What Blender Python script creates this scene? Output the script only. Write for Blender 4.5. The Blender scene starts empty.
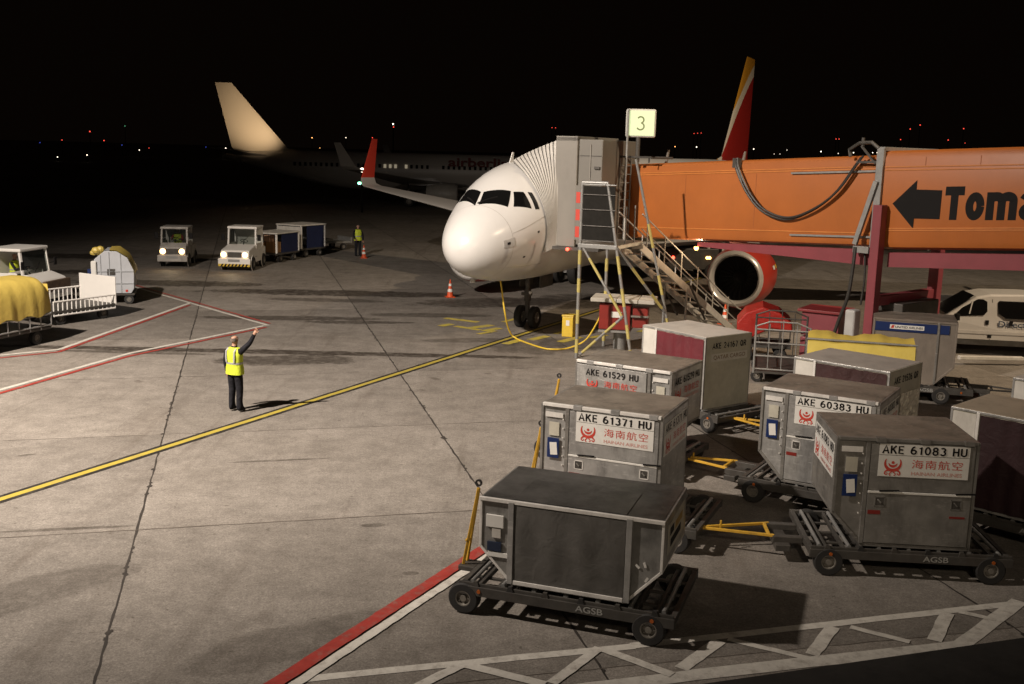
import bpy, bmesh, math, random
from math import radians as R, sin, cos, pi
from mathutils import Vector, Matrix
random.seed(7)
SC = bpy.context.scene
COL = SC.collection

# ------------------------------------------------------------------ camera
CAM_H, PITCH, ROLL, FPX = 6.03, R(10.21), R(1.50), 1059.0
cam_data = bpy.data.cameras.new('camera')
cam_data.sensor_width = 36.0
cam_data.lens = FPX * 36.0 / 1024.0
cam_data.clip_start = 0.1
cam_data.clip_end = 4000
cam = bpy.data.objects.new('camera', cam_data)
COL.objects.link(cam)
_X = Vector((1, 0, 0)); _U = Vector((0, sin(PITCH), cos(PITCH))); _F = Vector((0, cos(PITCH), -sin(PITCH)))
_ex = cos(ROLL) * _X + sin(ROLL) * _U
_ey = -sin(ROLL) * _X + cos(ROLL) * _U
cam.matrix_world = Matrix(((_ex.x, _ey.x, -_F.x, 0), (_ex.y, _ey.y, -_F.y, 0), (_ex.z, _ey.z, -_F.z, CAM_H), (0, 0, 0, 1)))
SC.camera = cam

# ------------------------------------------------------------------ world: night sky
world = bpy.data.worlds.new('World'); SC.world = world
world.use_nodes = True
wn = world.node_tree; wn.nodes.clear()
w_out = wn.nodes.new('ShaderNodeOutputWorld')
w_bg = wn.nodes.new('ShaderNodeBackground')
w_sky = wn.nodes.new('ShaderNodeTexSky'); w_sky.sky_type = 'NISHITA'; w_sky.sun_disc = False
w_sky.sun_elevation = R(-4.0); w_sky.sun_rotation = R(200)
w_mix = wn.nodes.new('ShaderNodeMix'); w_mix.data_type = 'RGBA'
w_mix.inputs[0].default_value = 0.97                   # town glow under a black night sky
w_mix.inputs[7].default_value = (0.030, 0.0175, 0.0115, 1)
wn.links.new(w_sky.outputs[0], w_mix.inputs[6])
wn.links.new(w_mix.outputs[2], w_bg.inputs[0])
w_bg.inputs[1].default_value = 0.06
wn.links.new(w_bg.outputs[0], w_out.inputs[0])

# ------------------------------------------------------------------ apron floodlights (real masts stand outside the frame) and an added fill spot
def spot(name, loc, target, energy, angle, blend, col, radius):
    d = bpy.data.lights.new(name, 'SPOT'); d.energy = energy; d.spot_size = R(angle); d.spot_blend = blend
    d.color = col; d.shadow_soft_size = radius
    o = bpy.data.objects.new(name, d); COL.objects.link(o); o.location = loc
    o.rotation_euler = (Vector(target) - Vector(loc)).to_track_quat('-Z', 'Y').to_euler()
    return o
WARM = (1.0, 0.868, 0.75)
spot('apron_floodlight', (-17, 11.5, 18.5), (-8.0, 27.2, 0), 62000, 99, 1.0, WARM, 0.35)
spot('mast_floodlight', (28, 18, 29), (16, 43, 0), 42000, 64, 0.6, (1.0, 0.78, 0.54), 0.4)
spot('added_fill_spot', (2, -8, 13), (7, 38, 0), 5600, 42, 1.0, (1.0, 0.81, 0.60), 0.8)  # unseen fill lamp added to lift the shaded container faces

SC.view_settings.view_transform = 'Standard'
SC.view_settings.look = 'None'
SC.view_settings.exposure = 0.0
SC.view_settings.gamma = 1.0
SC.view_settings.use_curve_mapping = False
SC.render.engine = 'CYCLES'
SC.cycles.max_bounces = 5
SC.cycles.diffuse_bounces = 3
SC.cycles.glossy_bounces = 3
SC.cycles.transmission_bounces = 4
SC.cycles.transparent_max_bounces = 6
SC.cycles.use_denoising = True

# ------------------------------------------------------------------ materials
MATS = {}
def mat(name, col, rough=0.55, metal=0.0, var=0.18, scale=2.5, bump=0.0, dirt=0.0, dirt_col=(0.035, 0.03, 0.025), wrinkle=0.0, spec=0.5, scuff=0.0):
    if name in MATS: return MATS[name]
    m = bpy.data.materials.new(name); m.use_nodes = True; MATS[name] = m
    nt = m.node_tree; b = nt.nodes['Principled BSDF']
    b.inputs['Roughness'].default_value = rough; b.inputs['Metallic'].default_value = metal
    b.inputs['Specular IOR Level'].default_value = spec
    tc = nt.nodes.new('ShaderNodeTexCoord'); oi = nt.nodes.new('ShaderNodeObjectInfo')
    n1 = nt.nodes.new('ShaderNodeTexNoise'); n1.noise_dimensions = '4D'
    n1.inputs['Scale'].default_value = scale; n1.inputs['Detail'].default_value = 6; n1.inputs['Roughness'].default_value = 0.65
    mu = nt.nodes.new('ShaderNodeMath'); mu.operation = 'MULTIPLY'; mu.inputs[1].default_value = 37.0
    nt.links.new(oi.outputs['Random'], mu.inputs[0]); nt.links.new(mu.outputs[0], n1.inputs['W'])
    nt.links.new(tc.outputs['Object'], n1.inputs['Vector'])
    rp = nt.nodes.new('ShaderNodeValToRGB')
    rp.color_ramp.elements[0].position = 0.3; rp.color_ramp.elements[1].position = 0.7
    rp.color_ramp.elements[0].color = (*[c * (1 - var) for c in col], 1)
    rp.color_ramp.elements[1].color = (*[min(1, c * (1 + var)) for c in col], 1)
    nt.links.new(n1.outputs['Fac'], rp.inputs[0])
    out = rp.outputs[0]
    if dirt > 0:
        n2 = nt.nodes.new('ShaderNodeTexNoise'); n2.noise_dimensions = '4D'
        n2.inputs['Scale'].default_value = scale * 0.7; n2.inputs['Detail'].default_value = 9; n2.inputs['Roughness'].default_value = 0.75
        mp = nt.nodes.new('ShaderNodeMapping'); mp.inputs['Scale'].default_value = (1, 1, 0.35)
        nt.links.new(tc.outputs['Object'], mp.inputs[0]); nt.links.new(mp.outputs[0], n2.inputs['Vector']); nt.links.new(mu.outputs[0], n2.inputs['W'])
        r2 = nt.nodes.new('ShaderNodeValToRGB')
        r2.color_ramp.elements[0].position = 0.5; r2.color_ramp.elements[1].position = 0.72
        r2.color_ramp.elements[0].color = (0, 0, 0, 1); r2.color_ramp.elements[1].color = (dirt, dirt, dirt, 1)
        nt.links.new(n2.outputs['Fac'], r2.inputs[0])
        mx = nt.nodes.new('ShaderNodeMix'); mx.data_type = 'RGBA'
        nt.links.new(r2.outputs[0], mx.inputs[0]); nt.links.new(out, mx.inputs[6]); mx.inputs[7].default_value = (*dirt_col, 1)
        out = mx.outputs[2]
        mr = nt.nodes.new('ShaderNodeMath'); mr.operation = 'MULTIPLY_ADD'; mr.inputs[1].default_value = 0.3; mr.inputs[2].default_value = rough
        nt.links.new(r2.outputs[0], mr.inputs[0]); nt.links.new(mr.outputs[0], b.inputs['Roughness'])
    if scuff > 0:                                            # long pale scratches and handling marks
        mp2 = nt.nodes.new('ShaderNodeMapping'); mp2.inputs['Scale'].default_value = (3.0, 3.0, 14.0); mp2.inputs['Rotation'].default_value = (0.25, 0.3, 0)
        n4 = nt.nodes.new('ShaderNodeTexNoise'); n4.noise_dimensions = '4D'; n4.inputs['Scale'].default_value = 1.6; n4.inputs['Detail'].default_value = 7; n4.inputs['Roughness'].default_value = 0.7
        nt.links.new(tc.outputs['Object'], mp2.inputs[0]); nt.links.new(mp2.outputs[0], n4.inputs['Vector']); nt.links.new(mu.outputs[0], n4.inputs['W'])
        r4 = nt.nodes.new('ShaderNodeValToRGB'); r4.color_ramp.elements[0].position = 0.56; r4.color_ramp.elements[1].position = 0.68
        r4.color_ramp.elements[0].color = (0, 0, 0, 1); r4.color_ramp.elements[1].color = (scuff, scuff, scuff, 1); nt.links.new(n4.outputs['Fac'], r4.inputs[0])
        m4 = nt.nodes.new('ShaderNodeMix'); m4.data_type = 'RGBA'; nt.links.new(r4.outputs[0], m4.inputs[0]); nt.links.new(out, m4.inputs[6]); m4.inputs[7].default_value = (*[min(.8, c * 1.9) for c in col], 1)
        out = m4.outputs[2]
    nt.links.new(out, b.inputs['Base Color'])
    if bump > 0 or wrinkle > 0:
        n3 = nt.nodes.new('ShaderNodeTexNoise'); n3.inputs['Scale'].default_value = 4.5 if wrinkle else scale * 4
        n3.inputs['Detail'].default_value = 4; n3.inputs['Distortion'].default_value = 1.2 if wrinkle else 0
        nt.links.new(tc.outputs['Object'], n3.inputs['Vector'])
        bp = nt.nodes.new('ShaderNodeBump'); bp.inputs['Strength'].default_value = wrinkle or bump; bp.inputs['Distance'].default_value = 0.06 if wrinkle else 0.02
        nt.links.new(n3.outputs['Fac'], bp.inputs['Height']); nt.links.new(bp.outputs[0], b.inputs['Normal'])
    return m
def glow(name, col, strength):
    if name in MATS: return MATS[name]
    m = bpy.data.materials.new(name); m.use_nodes = True; MATS[name] = m
    b = m.node_tree.nodes['Principled BSDF']
    b.inputs['Base Color'].default_value = (*[c * .5 for c in col], 1)
    b.inputs['Emission Color'].default_value = (*col, 1); b.inputs['Emission Strength'].default_value = strength
    return m
def glass(name, col=(0.007, 0.007, 0.007), rough=0.08):
    m = mat(name, col, rough, 0, 0.05, spec=0.3); return m
def clear_glass(name):
    if name in MATS: return MATS[name]
    m = bpy.data.materials.new(name); m.use_nodes = True; MATS[name] = m
    nt = m.node_tree; b = nt.nodes['Principled BSDF']; out = nt.nodes['Material Output']
    b.inputs['Base Color'].default_value = (0.02, 0.025, 0.025, 1); b.inputs['Roughness'].default_value = 0.05
    t = nt.nodes.new('ShaderNodeBsdfTransparent'); t.inputs[0].default_value = (0.62, 0.66, 0.64, 1)
    mx = nt.nodes.new('ShaderNodeMixShader'); mx.inputs[0].default_value = 0.3
    nt.links.new(t.outputs[0], mx.inputs[1]); nt.links.new(b.outputs[0], mx.inputs[2]); nt.links.new(mx.outputs[0], out.inputs[0])
    return m

ALU = mat('worn_aluminium', (0.42, 0.415, 0.40), 0.36, 0.4, 0.3, 2.6, 0.12, 0.7, scuff=.55)
ALU_D = mat('dull_aluminium', (0.25, 0.24, 0.222), 0.42, 0.35, 0.3, 2.4, 0.12, 0.7, scuff=.5)
ALU_B = mat('bright_aluminium_rail', (0.80, 0.78, 0.74), 0.4, 0.15, 0.15, 5, 0, 0.3)
ALU_DARK = mat('dark_worn_metal', (0.28, 0.275, 0.26), 0.35, 0.4, 0.4, 3, 0.12, 0.7, (0.02, 0.018, 0.016))
ROOF = mat('container_roof_metal', (0.24, 0.21, 0.175), 0.5, 0.15, 0.3, 2.2, 0.1, 0.75, scuff=.4)
ROOF_W = mat('pale_container_roof', (0.55, 0.52, 0.47), 0.6, 0, 0.1, 1.8, 0.03, 0.3)
OFFW = mat('worn_offwhite_panel', (0.50, 0.48, 0.40), 0.5, 0, 0.14, 3, 0.03, 0.4, (0.22, 0.2, 0.14))
WHITE = mat('white_paint', (0.78, 0.76, 0.72), 0.4, 0, 0.04, 2)
WHITE_W = mat('worn_white_paint', (0.62, 0.60, 0.55), 0.5, 0, 0.12, 3, 0, 0.5, (0.25, 0.22, 0.18))
PLANE_W = mat('aircraft_white', (0.73, 0.72, 0.70), 0.24, 0, 0.03, 0.9, 0, 0.10, (0.4, 0.37, 0.33))
PLANE_G = mat('aircraft_grey', (0.40, 0.39, 0.38), 0.4, 0, 0.06, 0.8)
COWL = mat('bright_red_cowling', (0.50, 0.048, 0.03), 0.3, 0, 0.05, 1)
RED_P = mat('red_paint', (0.22, 0.022, 0.016), 0.4, 0, 0.12, 2, 0, 0.15)
RED_S = mat('signal_red', (0.55, 0.05, 0.03), 0.5, 0, 0.08, 3)
LOGO_RED = mat('faded_red_print', (0.55, 0.055, 0.035), 0.6, 0, 0.2, 30)
LOGO_PALE = mat('pale_red_print', (0.62, 0.30, 0.26), 0.6, 0, 0.1, 30)
BLACK = mat('black_print', (0.009, 0.008, 0.008), 0.7, 0, 0.1, spec=0.2)
RUBBER = mat('black_rubber', (0.02, 0.019, 0.018), 0.75, 0, 0.25, 6, 0.1)
STEEL_D = mat('dark_painted_steel', (0.072, 0.067, 0.06), 0.5, 0.2, 0.35, 4, 0, 0.4, (0.05, 0.03, 0.02))
STEEL_L = mat('pale_galvanised_steel', (0.50, 0.49, 0.46), 0.5, 0.2, 0.12, 6, 0, 0.3)
STEEL_G = mat('grey_galvanised_steel', (0.30, 0.30, 0.29), 0.45, 0.4, 0.15, 6, 0, 0.3)
RIM = mat('pale_wheel_rim', (0.22, 0.205, 0.18), 0.45, 0.3, 0.3, 12, 0, 0.5)
YELLOW = mat('yellow_paint', (0.60, 0.35, 0.035), 0.5, 0, 0.2, 5, 0, 0.5, (0.12, 0.08, 0.03))
YEL_B = mat('bright_yellow_paint', (0.68, 0.48, 0.05), 0.45, 0, 0.12, 5)
PALE_Y = mat('pale_yellow_stripe', (0.46, 0.39, 0.13), 0.5, 0, 0.12, 5)
TARP_Y = mat('yellow_tarpaulin', (0.58, 0.44, 0.10), 0.5, 0, 0.1, 2, 0, 0.2, (0.33, 0.23, 0.03), wrinkle=0.18)
TARP_T = mat('taut_yellow_tarpaulin', (0.64, 0.50, 0.10), 0.45, 0, 0.08, 2, 0, 0.1, (0.3, 0.2, 0.02), wrinkle=0.15)
TARP_R = mat('red_tarpaulin', (0.36, 0.022, 0.016), 0.38, 0, 0.12, 2, 0, 0, wrinkle=0.3)
CURT_D = mat('charcoal_curtain', (0.105, 0.10, 0.092), 0.55, 0, 0.2, 2.5, 0, 0.3, (0.06, 0.056, 0.05), wrinkle=0.2)
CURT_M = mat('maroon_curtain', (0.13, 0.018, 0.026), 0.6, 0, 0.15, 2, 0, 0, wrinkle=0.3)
BLUE = mat('blue_plastic', (0.010, 0.026, 0.11), 0.4, 0, 0.1)
BLUE_C = mat('dark_blue_curtain', (0.010, 0.016, 0.055), 0.6, 0, 0.15, 2, 0, 0, wrinkle=0.3)
PAPER = mat('white_paper', (0.72, 0.71, 0.67), 0.7, 0, 0.06, 8)
ORANGE = mat('orange_cladding', (0.43, 0.132, 0.030), 0.4, 0, 0.08, 0.8, 0.01, 0.22, (0.22, 0.07, 0.02))
ORANGE_L = mat('orange_lamp_lens', (0.42, 0.10, 0.015), 0.3, 0, 0.05)
PINK = mat('crimson_painted_steel', (0.235, 0.048, 0.06), 0.45, 0, 0.1, 1.5, 0, 0.15)
PINK_D = mat('crimson_roof_sheet', (0.22, 0.025, 0.028), 0.5, 0, 0.1, 2)
CAB_G = mat('grey_cab_cladding', (0.175, 0.165, 0.145), 0.5, 0, 0.06, 1.2, 0, 0.2, (0.2, 0.18, 0.15))
BELLOW = mat('grey_bellows_fabric', (0.56, 0.54, 0.50), 0.6, 0, 0.08, 2)
CABLE = mat('grey_cable_jacket', (0.035, 0.033, 0.03), 0.5, 0, 0.2, 8)
HIVIS = mat('hi_vis_yellow', (0.58, 0.68, 0.04), 0.65, 0, 0.12, 8, 0, 0.15, (0.35, 0.4, 0.03), wrinkle=0.5)
REFL = mat('reflective_grey_tape', (0.42, 0.42, 0.42), 0.35, 0.3, 0.05)
NAVY = mat('dark_navy_cloth', (0.016, 0.016, 0.020), 0.9, 0, 0.3, 8, 0, wrinkle=0.8, spec=0.2)
SKIN = mat('skin', (0.42, 0.235, 0.16), 0.55, 0, 0.06, 12)
HAIR = mat('short_grey_hair', (0.16, 0.13, 0.11), 0.8, 0, 0.2, 30)
DGLASS = glass('dark_glass')
CGLASS = clear_glass('tinted_clear_glass')
CHROME = mat('polished_metal', (0.66, 0.64, 0.61), 0.3, 0.35, 0.08, 4)
HEAD = glow('lit_headlight', (1.0, 0.55, 0.19), 10)
TAIL_R = glow('lit_red_lamp', (1.0, 0.06, 0.03), 8)
WARM_L = glow('lit_warm_lamp', (1.0, 0.45, 0.12), 9)
SIGN_L = glow('backlit_sign_face', (0.70, 0.80, 0.46), 0.85)

# ------------------------------------------------------------------ mesh helpers
class MB:
    def __init__(s): s.v = []; s.f = []; s.m = []
    def add(s, vs, fs, mi=0):
        o = len(s.v); s.v += [tuple(v) for v in vs]; s.f += [tuple(i + o for i in f) for f in fs]; s.m += [mi] * len(fs); return s
    def box(s, c, d, mi=0, rot=None):
        x, y, z = d[0] / 2, d[1] / 2, d[2] / 2
        vs = [Vector(p) for p in ((-x, -y, -z), (x, -y, -z), (x, y, -z), (-x, y, -z), (-x, -y, z), (x, -y, z), (x, y, z), (-x, y, z))]
        if rot is not None: vs = [rot @ v for v in vs]
        vs = [v + Vector(c) for v in vs]
        return s.add(vs, [(0, 3, 2, 1), (4, 5, 6, 7), (0, 1, 5, 4), (1, 2, 6, 5), (2, 3, 7, 6), (3, 0, 4, 7)], mi)
    def bx(s, x0, x1, y0, y1, z0, z1, mi=0):
        return s.box(((x0 + x1) / 2, (y0 + y1) / 2, (z0 + z1) / 2), (x1 - x0, y1 - y0, z1 - z0), mi)
    def bar(s, a, b, w, h=None, mi=0):
        a = Vector(a); b = Vector(b); d = b - a; h = h or w
        q = d.to_track_quat('X', 'Z').to_matrix()
        return s.box((a + b) / 2, (d.length, w, h), mi, q)
    def ring(s, c, ax, r, n, ph=0.0):
        ax = Vector(ax).normalized(); t = ax.orthogonal().normalized(); u = ax.cross(t)
        return [Vector(c) + r * (cos(2 * pi * i / n + ph) * t + sin(2 * pi * i / n + ph) * u) for i in range(n)]
    def tube(s, pts, r, n=8, mi=0, cap=True):
        pts = [Vector(p) for p in pts]; rs = r if isinstance(r, (list, tuple)) else [r] * len(pts)
        t0 = None; vs = []
        for i, p in enumerate(pts):
            d = (pts[min(i + 1, len(pts) - 1)] - pts[max(i - 1, 0)]).normalized()
            if t0 is None: t0 = d.orthogonal().normalized()
            t0 = (t0 - d * t0.dot(d)).normalized(); u = d.cross(t0)
            vs += [p + rs[i] * (cos(2 * pi * k / n) * t0 + sin(2 * pi * k / n) * u) for k in range(n)]
        fs = []
        for i in range(len(pts) - 1):
            for k in range(n):
                fs.append((i * n + k, i * n + (k + 1) % n, (i + 1) * n + (k + 1) % n, (i + 1) * n + k))
        if cap: fs += [tuple(range(n - 1, -1, -1)), tuple((len(pts) - 1) * n + k for k in range(n))]
        return s.add(vs, fs, mi)
    def cyl(s, a, b, r, n=16, mi=0, r2=None): return s.tube([a, b], [r, r if r2 is None else r2], n, mi)
    def lathe(s, c, ax, prof, n=24, mi=0):
        """prof: (distance along axis, radius)"""
        ax = Vector(ax).normalized(); t = ax.orthogonal().normalized(); u = ax.cross(t); vs = []
        for (h, r) in prof:
            vs += [Vector(c) + ax * h + r * (cos(2 * pi * k / n) * t + sin(2 * pi * k / n) * u) for k in range(n)]
        fs = [(i * n + k, i * n + (k + 1) % n, (i + 1) * n + (k + 1) % n, (i + 1) * n + k) for i in range(len(prof) - 1) for k in range(n)]
        return s.add(vs, fs, mi)
    def loft(s, rings, mi=0, closed=True, cap=True):
        n = len(rings[0]); vs = [v for r in rings for v in r]; fs = []
        for i in range(len(rings) - 1):
            for k in range(n if closed else n - 1):
                fs.append((i * n + k, i * n + (k + 1) % n, (i + 1) * n + (k + 1) % n, (i + 1) * n + k))
        if cap and closed: fs += [tuple(range(n - 1, -1, -1)), tuple((len(rings) - 1) * n + k for k in range(n))]
        return s.add(vs, fs, mi)
    def prism(s, poly, y0, y1, mi=0):
        """polygon of (x, z) extruded along y"""
        n = len(poly); vs = [(x, y0, z) for x, z in poly] + [(x, y1, z) for x, z in poly]
        fs = [tuple(range(n)), tuple(range(2 * n - 1, n - 1, -1))] + [(i, i + n, (i + 1) % n + n, (i + 1) % n) for i in range(n)]
        return s.add(vs, fs, mi)
    def build(s, name, mats, parent=None, bevel=0.0, smooth=False, loc=None, rot=None, seg=2):
        me = bpy.data.meshes.new(name); me.from_pydata(s.v, [], s.f)
        bm = bmesh.new(); bm.from_mesh(me); bmesh.ops.recalc_face_normals(bm, faces=bm.faces); bm.to_mesh(me); bm.free()
        mats = mats if isinstance(mats, (list, tuple)) else [mats]
        for m in mats: me.materials.append(m)
        for p, i in zip(me.polygons, s.m): p.material_index = i; p.use_smooth = smooth
        o = bpy.data.objects.new(name, me); COL.objects.link(o)
        if parent: o.parent = parent
        if loc: o.location = loc
        if rot: o.rotation_euler = rot
        if bevel:
            b = o.modifiers.new('bevel', 'BEVEL'); b.width = bevel; b.segments = seg; b.limit_method = 'ANGLE'; b.angle_limit = R(40)
        if smooth and not bevel:
            me.set_sharp_from_angle(angle=R(38))
        return o
def thing(name, label, cat, loc=(0, 0, 0), rz=0.0, group=None):
    o = bpy.data.objects.new(name, None); COL.objects.link(o); o.location = loc; o.rotation_euler = (0, 0, rz)
    o.empty_display_size = 0.2
    o['label'] = label; o['category'] = cat
    if group: o['group'] = group
    return o
def tag(o, label, cat, group=None):
    o['label'] = label; o['category'] = cat
    if group: o['group'] = group
    return o
def kind(o, k): o['kind'] = k; return o
KIDS = {}
def copy_tree(o, parent=None):
    c = o.copy(); COL.objects.link(c)
    if parent: c.parent = parent
    for ch in list(o.children): copy_tree(ch, c)
    return c
def copy_thing(o, loc, rz, label, group=None):
    c = copy_tree(o); c.location = loc; c.rotation_euler = (0, 0, rz); c['label'] = label
    if group: c['group'] = group
    return c
def text_mesh(body, bold=0.0, spacing=1.0):
    cu = bpy.data.curves.new('lettering', 'FONT'); cu.body = body; cu.align_x = 'CENTER'; cu.align_y = 'CENTER'
    cu.offset = bold; cu.space_character = spacing; cu.resolution_u = 4
    ob = bpy.data.objects.new('lettering', cu); COL.objects.link(ob)
    dg = bpy.context.evaluated_depsgraph_get(); dg.update()
    me = bpy.data.meshes.new_from_object(ob.evaluated_get(dg))
    bpy.data.objects.remove(ob); bpy.data.curves.remove(cu)
    return me
def letter(body, m, parent, c, w, h, xdir=(1, 0, 0), up=(0, 0, 1), bold=0.0, name='lettering', spacing=1.0):
    """flat lettering of total width w and height h centred on c, reading along xdir"""
    me = text_mesh(body, bold, spacing)
    xs = [v.co.x for v in me.vertices]; ys = [v.co.y for v in me.vertices]
    cx, cy = (max(xs) + min(xs)) / 2, (max(ys) + min(ys)) / 2; sx = w / (max(xs) - min(xs)); sy = h / (max(ys) - min(ys))
    X = Vector(xdir).normalized(); Z = Vector(up).normalized()
    for v in me.vertices: v.co = X * ((v.co.x - cx) * sx) + Z * ((v.co.y - cy) * sy) + Vector(c)
    me.materials.clear(); me.materials.append(m)
    o = bpy.data.objects.new(name, me); COL.objects.link(o); o.parent = parent
    return o
def flat_strip(pts, w, c, X, Z, closed=False):
    """ribbon in the plane X, Z: list of (a, b) points -> verts and faces"""
    X = Vector(X); Z = Vector(Z); c = Vector(c); vs = []; fs = []; n = len(pts)
    for i, (a, b) in enumerate(pts):
        p, q = pts[max(i - 1, 0)], pts[min(i + 1, n - 1)]
        dx, dy = q[0] - p[0], q[1] - p[1]; L = math.hypot(dx, dy) or 1
        ww = w[i] if isinstance(w, (list, tuple)) else w
        nx, ny = -dy / L * ww / 2, dx / L * ww / 2
        vs += [c + X * (a + nx) + Z * (b + ny), c + X * (a - nx) + Z * (b - ny)]
    for i in range(n - 1): fs.append((2 * i, 2 * i + 1, 2 * i + 3, 2 * i + 2))
    return vs, fs

# stroke lettering (bold grotesque)
def _arc(cx, cy, rx, ry, a0, a1, n=14): return [(cx + rx * cos(R(a0 + (a1 - a0) * i / n)), cy + ry * sin(R(a0 + (a1 - a0) * i / n))) for i in range(n + 1)]
GLYPH = {
    'A': (.62, [[(.02, 0), (.31, 1), (.60, 0)], [(.14, .34), (.48, .34)]]), 'K': (.60, [[(.07, 0), (.07, 1)], [(.54, 1), (.10, .42)], [(.24, .58), (.57, 0)]]),
    'E': (.54, [[(.52, .93), (.07, .93), (.07, .07), (.53, .07)], [(.07, .52), (.47, .52)]]), 'H': (.62, [[(.07, 0), (.07, 1)], [(.55, 0), (.55, 1)], [(.07, .52), (.55, .52)]]),
    'U': (.62, [[(.07, 1), (.07, .3)] + _arc(.31, .3, .24, .23, 180, 360) + [(.55, 1)]]), 'Q': (.68, [_arc(.33, .5, .26, .43, 0, 360, 28), [(.36, .3), (.64, .0)]]),
    'R': (.62, [[(.07, 0), (.07, .93), (.32, .93)] + _arc(.32, .71, .22, .22, 90, -90) + [(.07, .49)], [(.34, .5), (.57, 0)]]),
    '1': (.46, [[(.10, .74), (.30, .95), (.30, 0)]]), '0': (.60, [_arc(.30, .5, .23, .43, 0, 360, 28)]),
    '6': (.60, [_arc(.30, .31, .23, .24, 0, 360, 24), _arc(.42, .38, .35, .56, 90, 186, 12)]), '9': (.60, [_arc(.30, .69, .23, .24, 0, 360, 24), _arc(.18, .62, .35, .56, 270, 366, 12)]),
    '8': (.60, [_arc(.30, .73, .20, .20, 0, 360, 22), _arc(.30, .29, .23, .23, 0, 360, 22)]), '3': (.58, [_arc(.27, .72, .21, .21, 150, -80), _arc(.27, .29, .24, .23, 80, -155)]),
    '7': (.56, [[(.04, .93), (.50, .93), (.24, 0)]]), '5': (.58, [[(.50, .93), (.13, .93), (.10, .50)], _arc(.28, .32, .23, .25, 135, -150)]),
    '2': (.58, [_arc(.28, .69, .22, .24, 165, -30) + [(.07, .07), (.54, .07)]]), '4': (.60, [[(.44, 0), (.44, .95), (.07, .30), (.58, .30)]]), ' ': (.34, []),
    'T': (.68, [[(0, .875), (.68, .875)], [(.34, 0), (.34, .80)]]), 'o': (.64, [_arc(.32, .41, .19, .285, 0, 360, 28)]),
    'm': (1.02, [[(.13, 0), (.13, .82)], _arc(.32, .56, .19, .13, 180, 0) + [(.51, 0)], _arc(.70, .56, .19, .13, 180, 0) + [(.89, 0)]]),
    'a': (.64, [_arc(.30, .24, .165, .115, 0, 360, 20), [(.505, 0), (.505, .55)], _arc(.31, .55, .19, .14, 0, 165)]),
}
def stroke_text(body, m, parent, c, width, height, xdir=(1, 0, 0), up=(0, 0, 1), w=.185, name='lettering', gap=.17):
    X = Vector(xdir).normalized(); U = Vector(up); Nn = X.cross(U).normalized()
    tot = sum(GLYPH[ch][0] for ch in body) + gap * (len(body) - 1); sx = width / tot; mb = MB(); x = 0; q = 0
    for ch in body:
        gw, st = GLYPH[ch]
        for p in st:
            vs, fs = flat_strip(p, w, (0, 0, 0), (1, 0, 0), (0, 1, 0)); q += 1
            mb.add([Vector(c) + X * ((v.x + x - tot / 2) * sx) + U * ((v.y - .5) * height) + Nn * (.0002 * q) for v in vs], fs)
        x += gw + gap
    return mb.build(name, m, parent)


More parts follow.
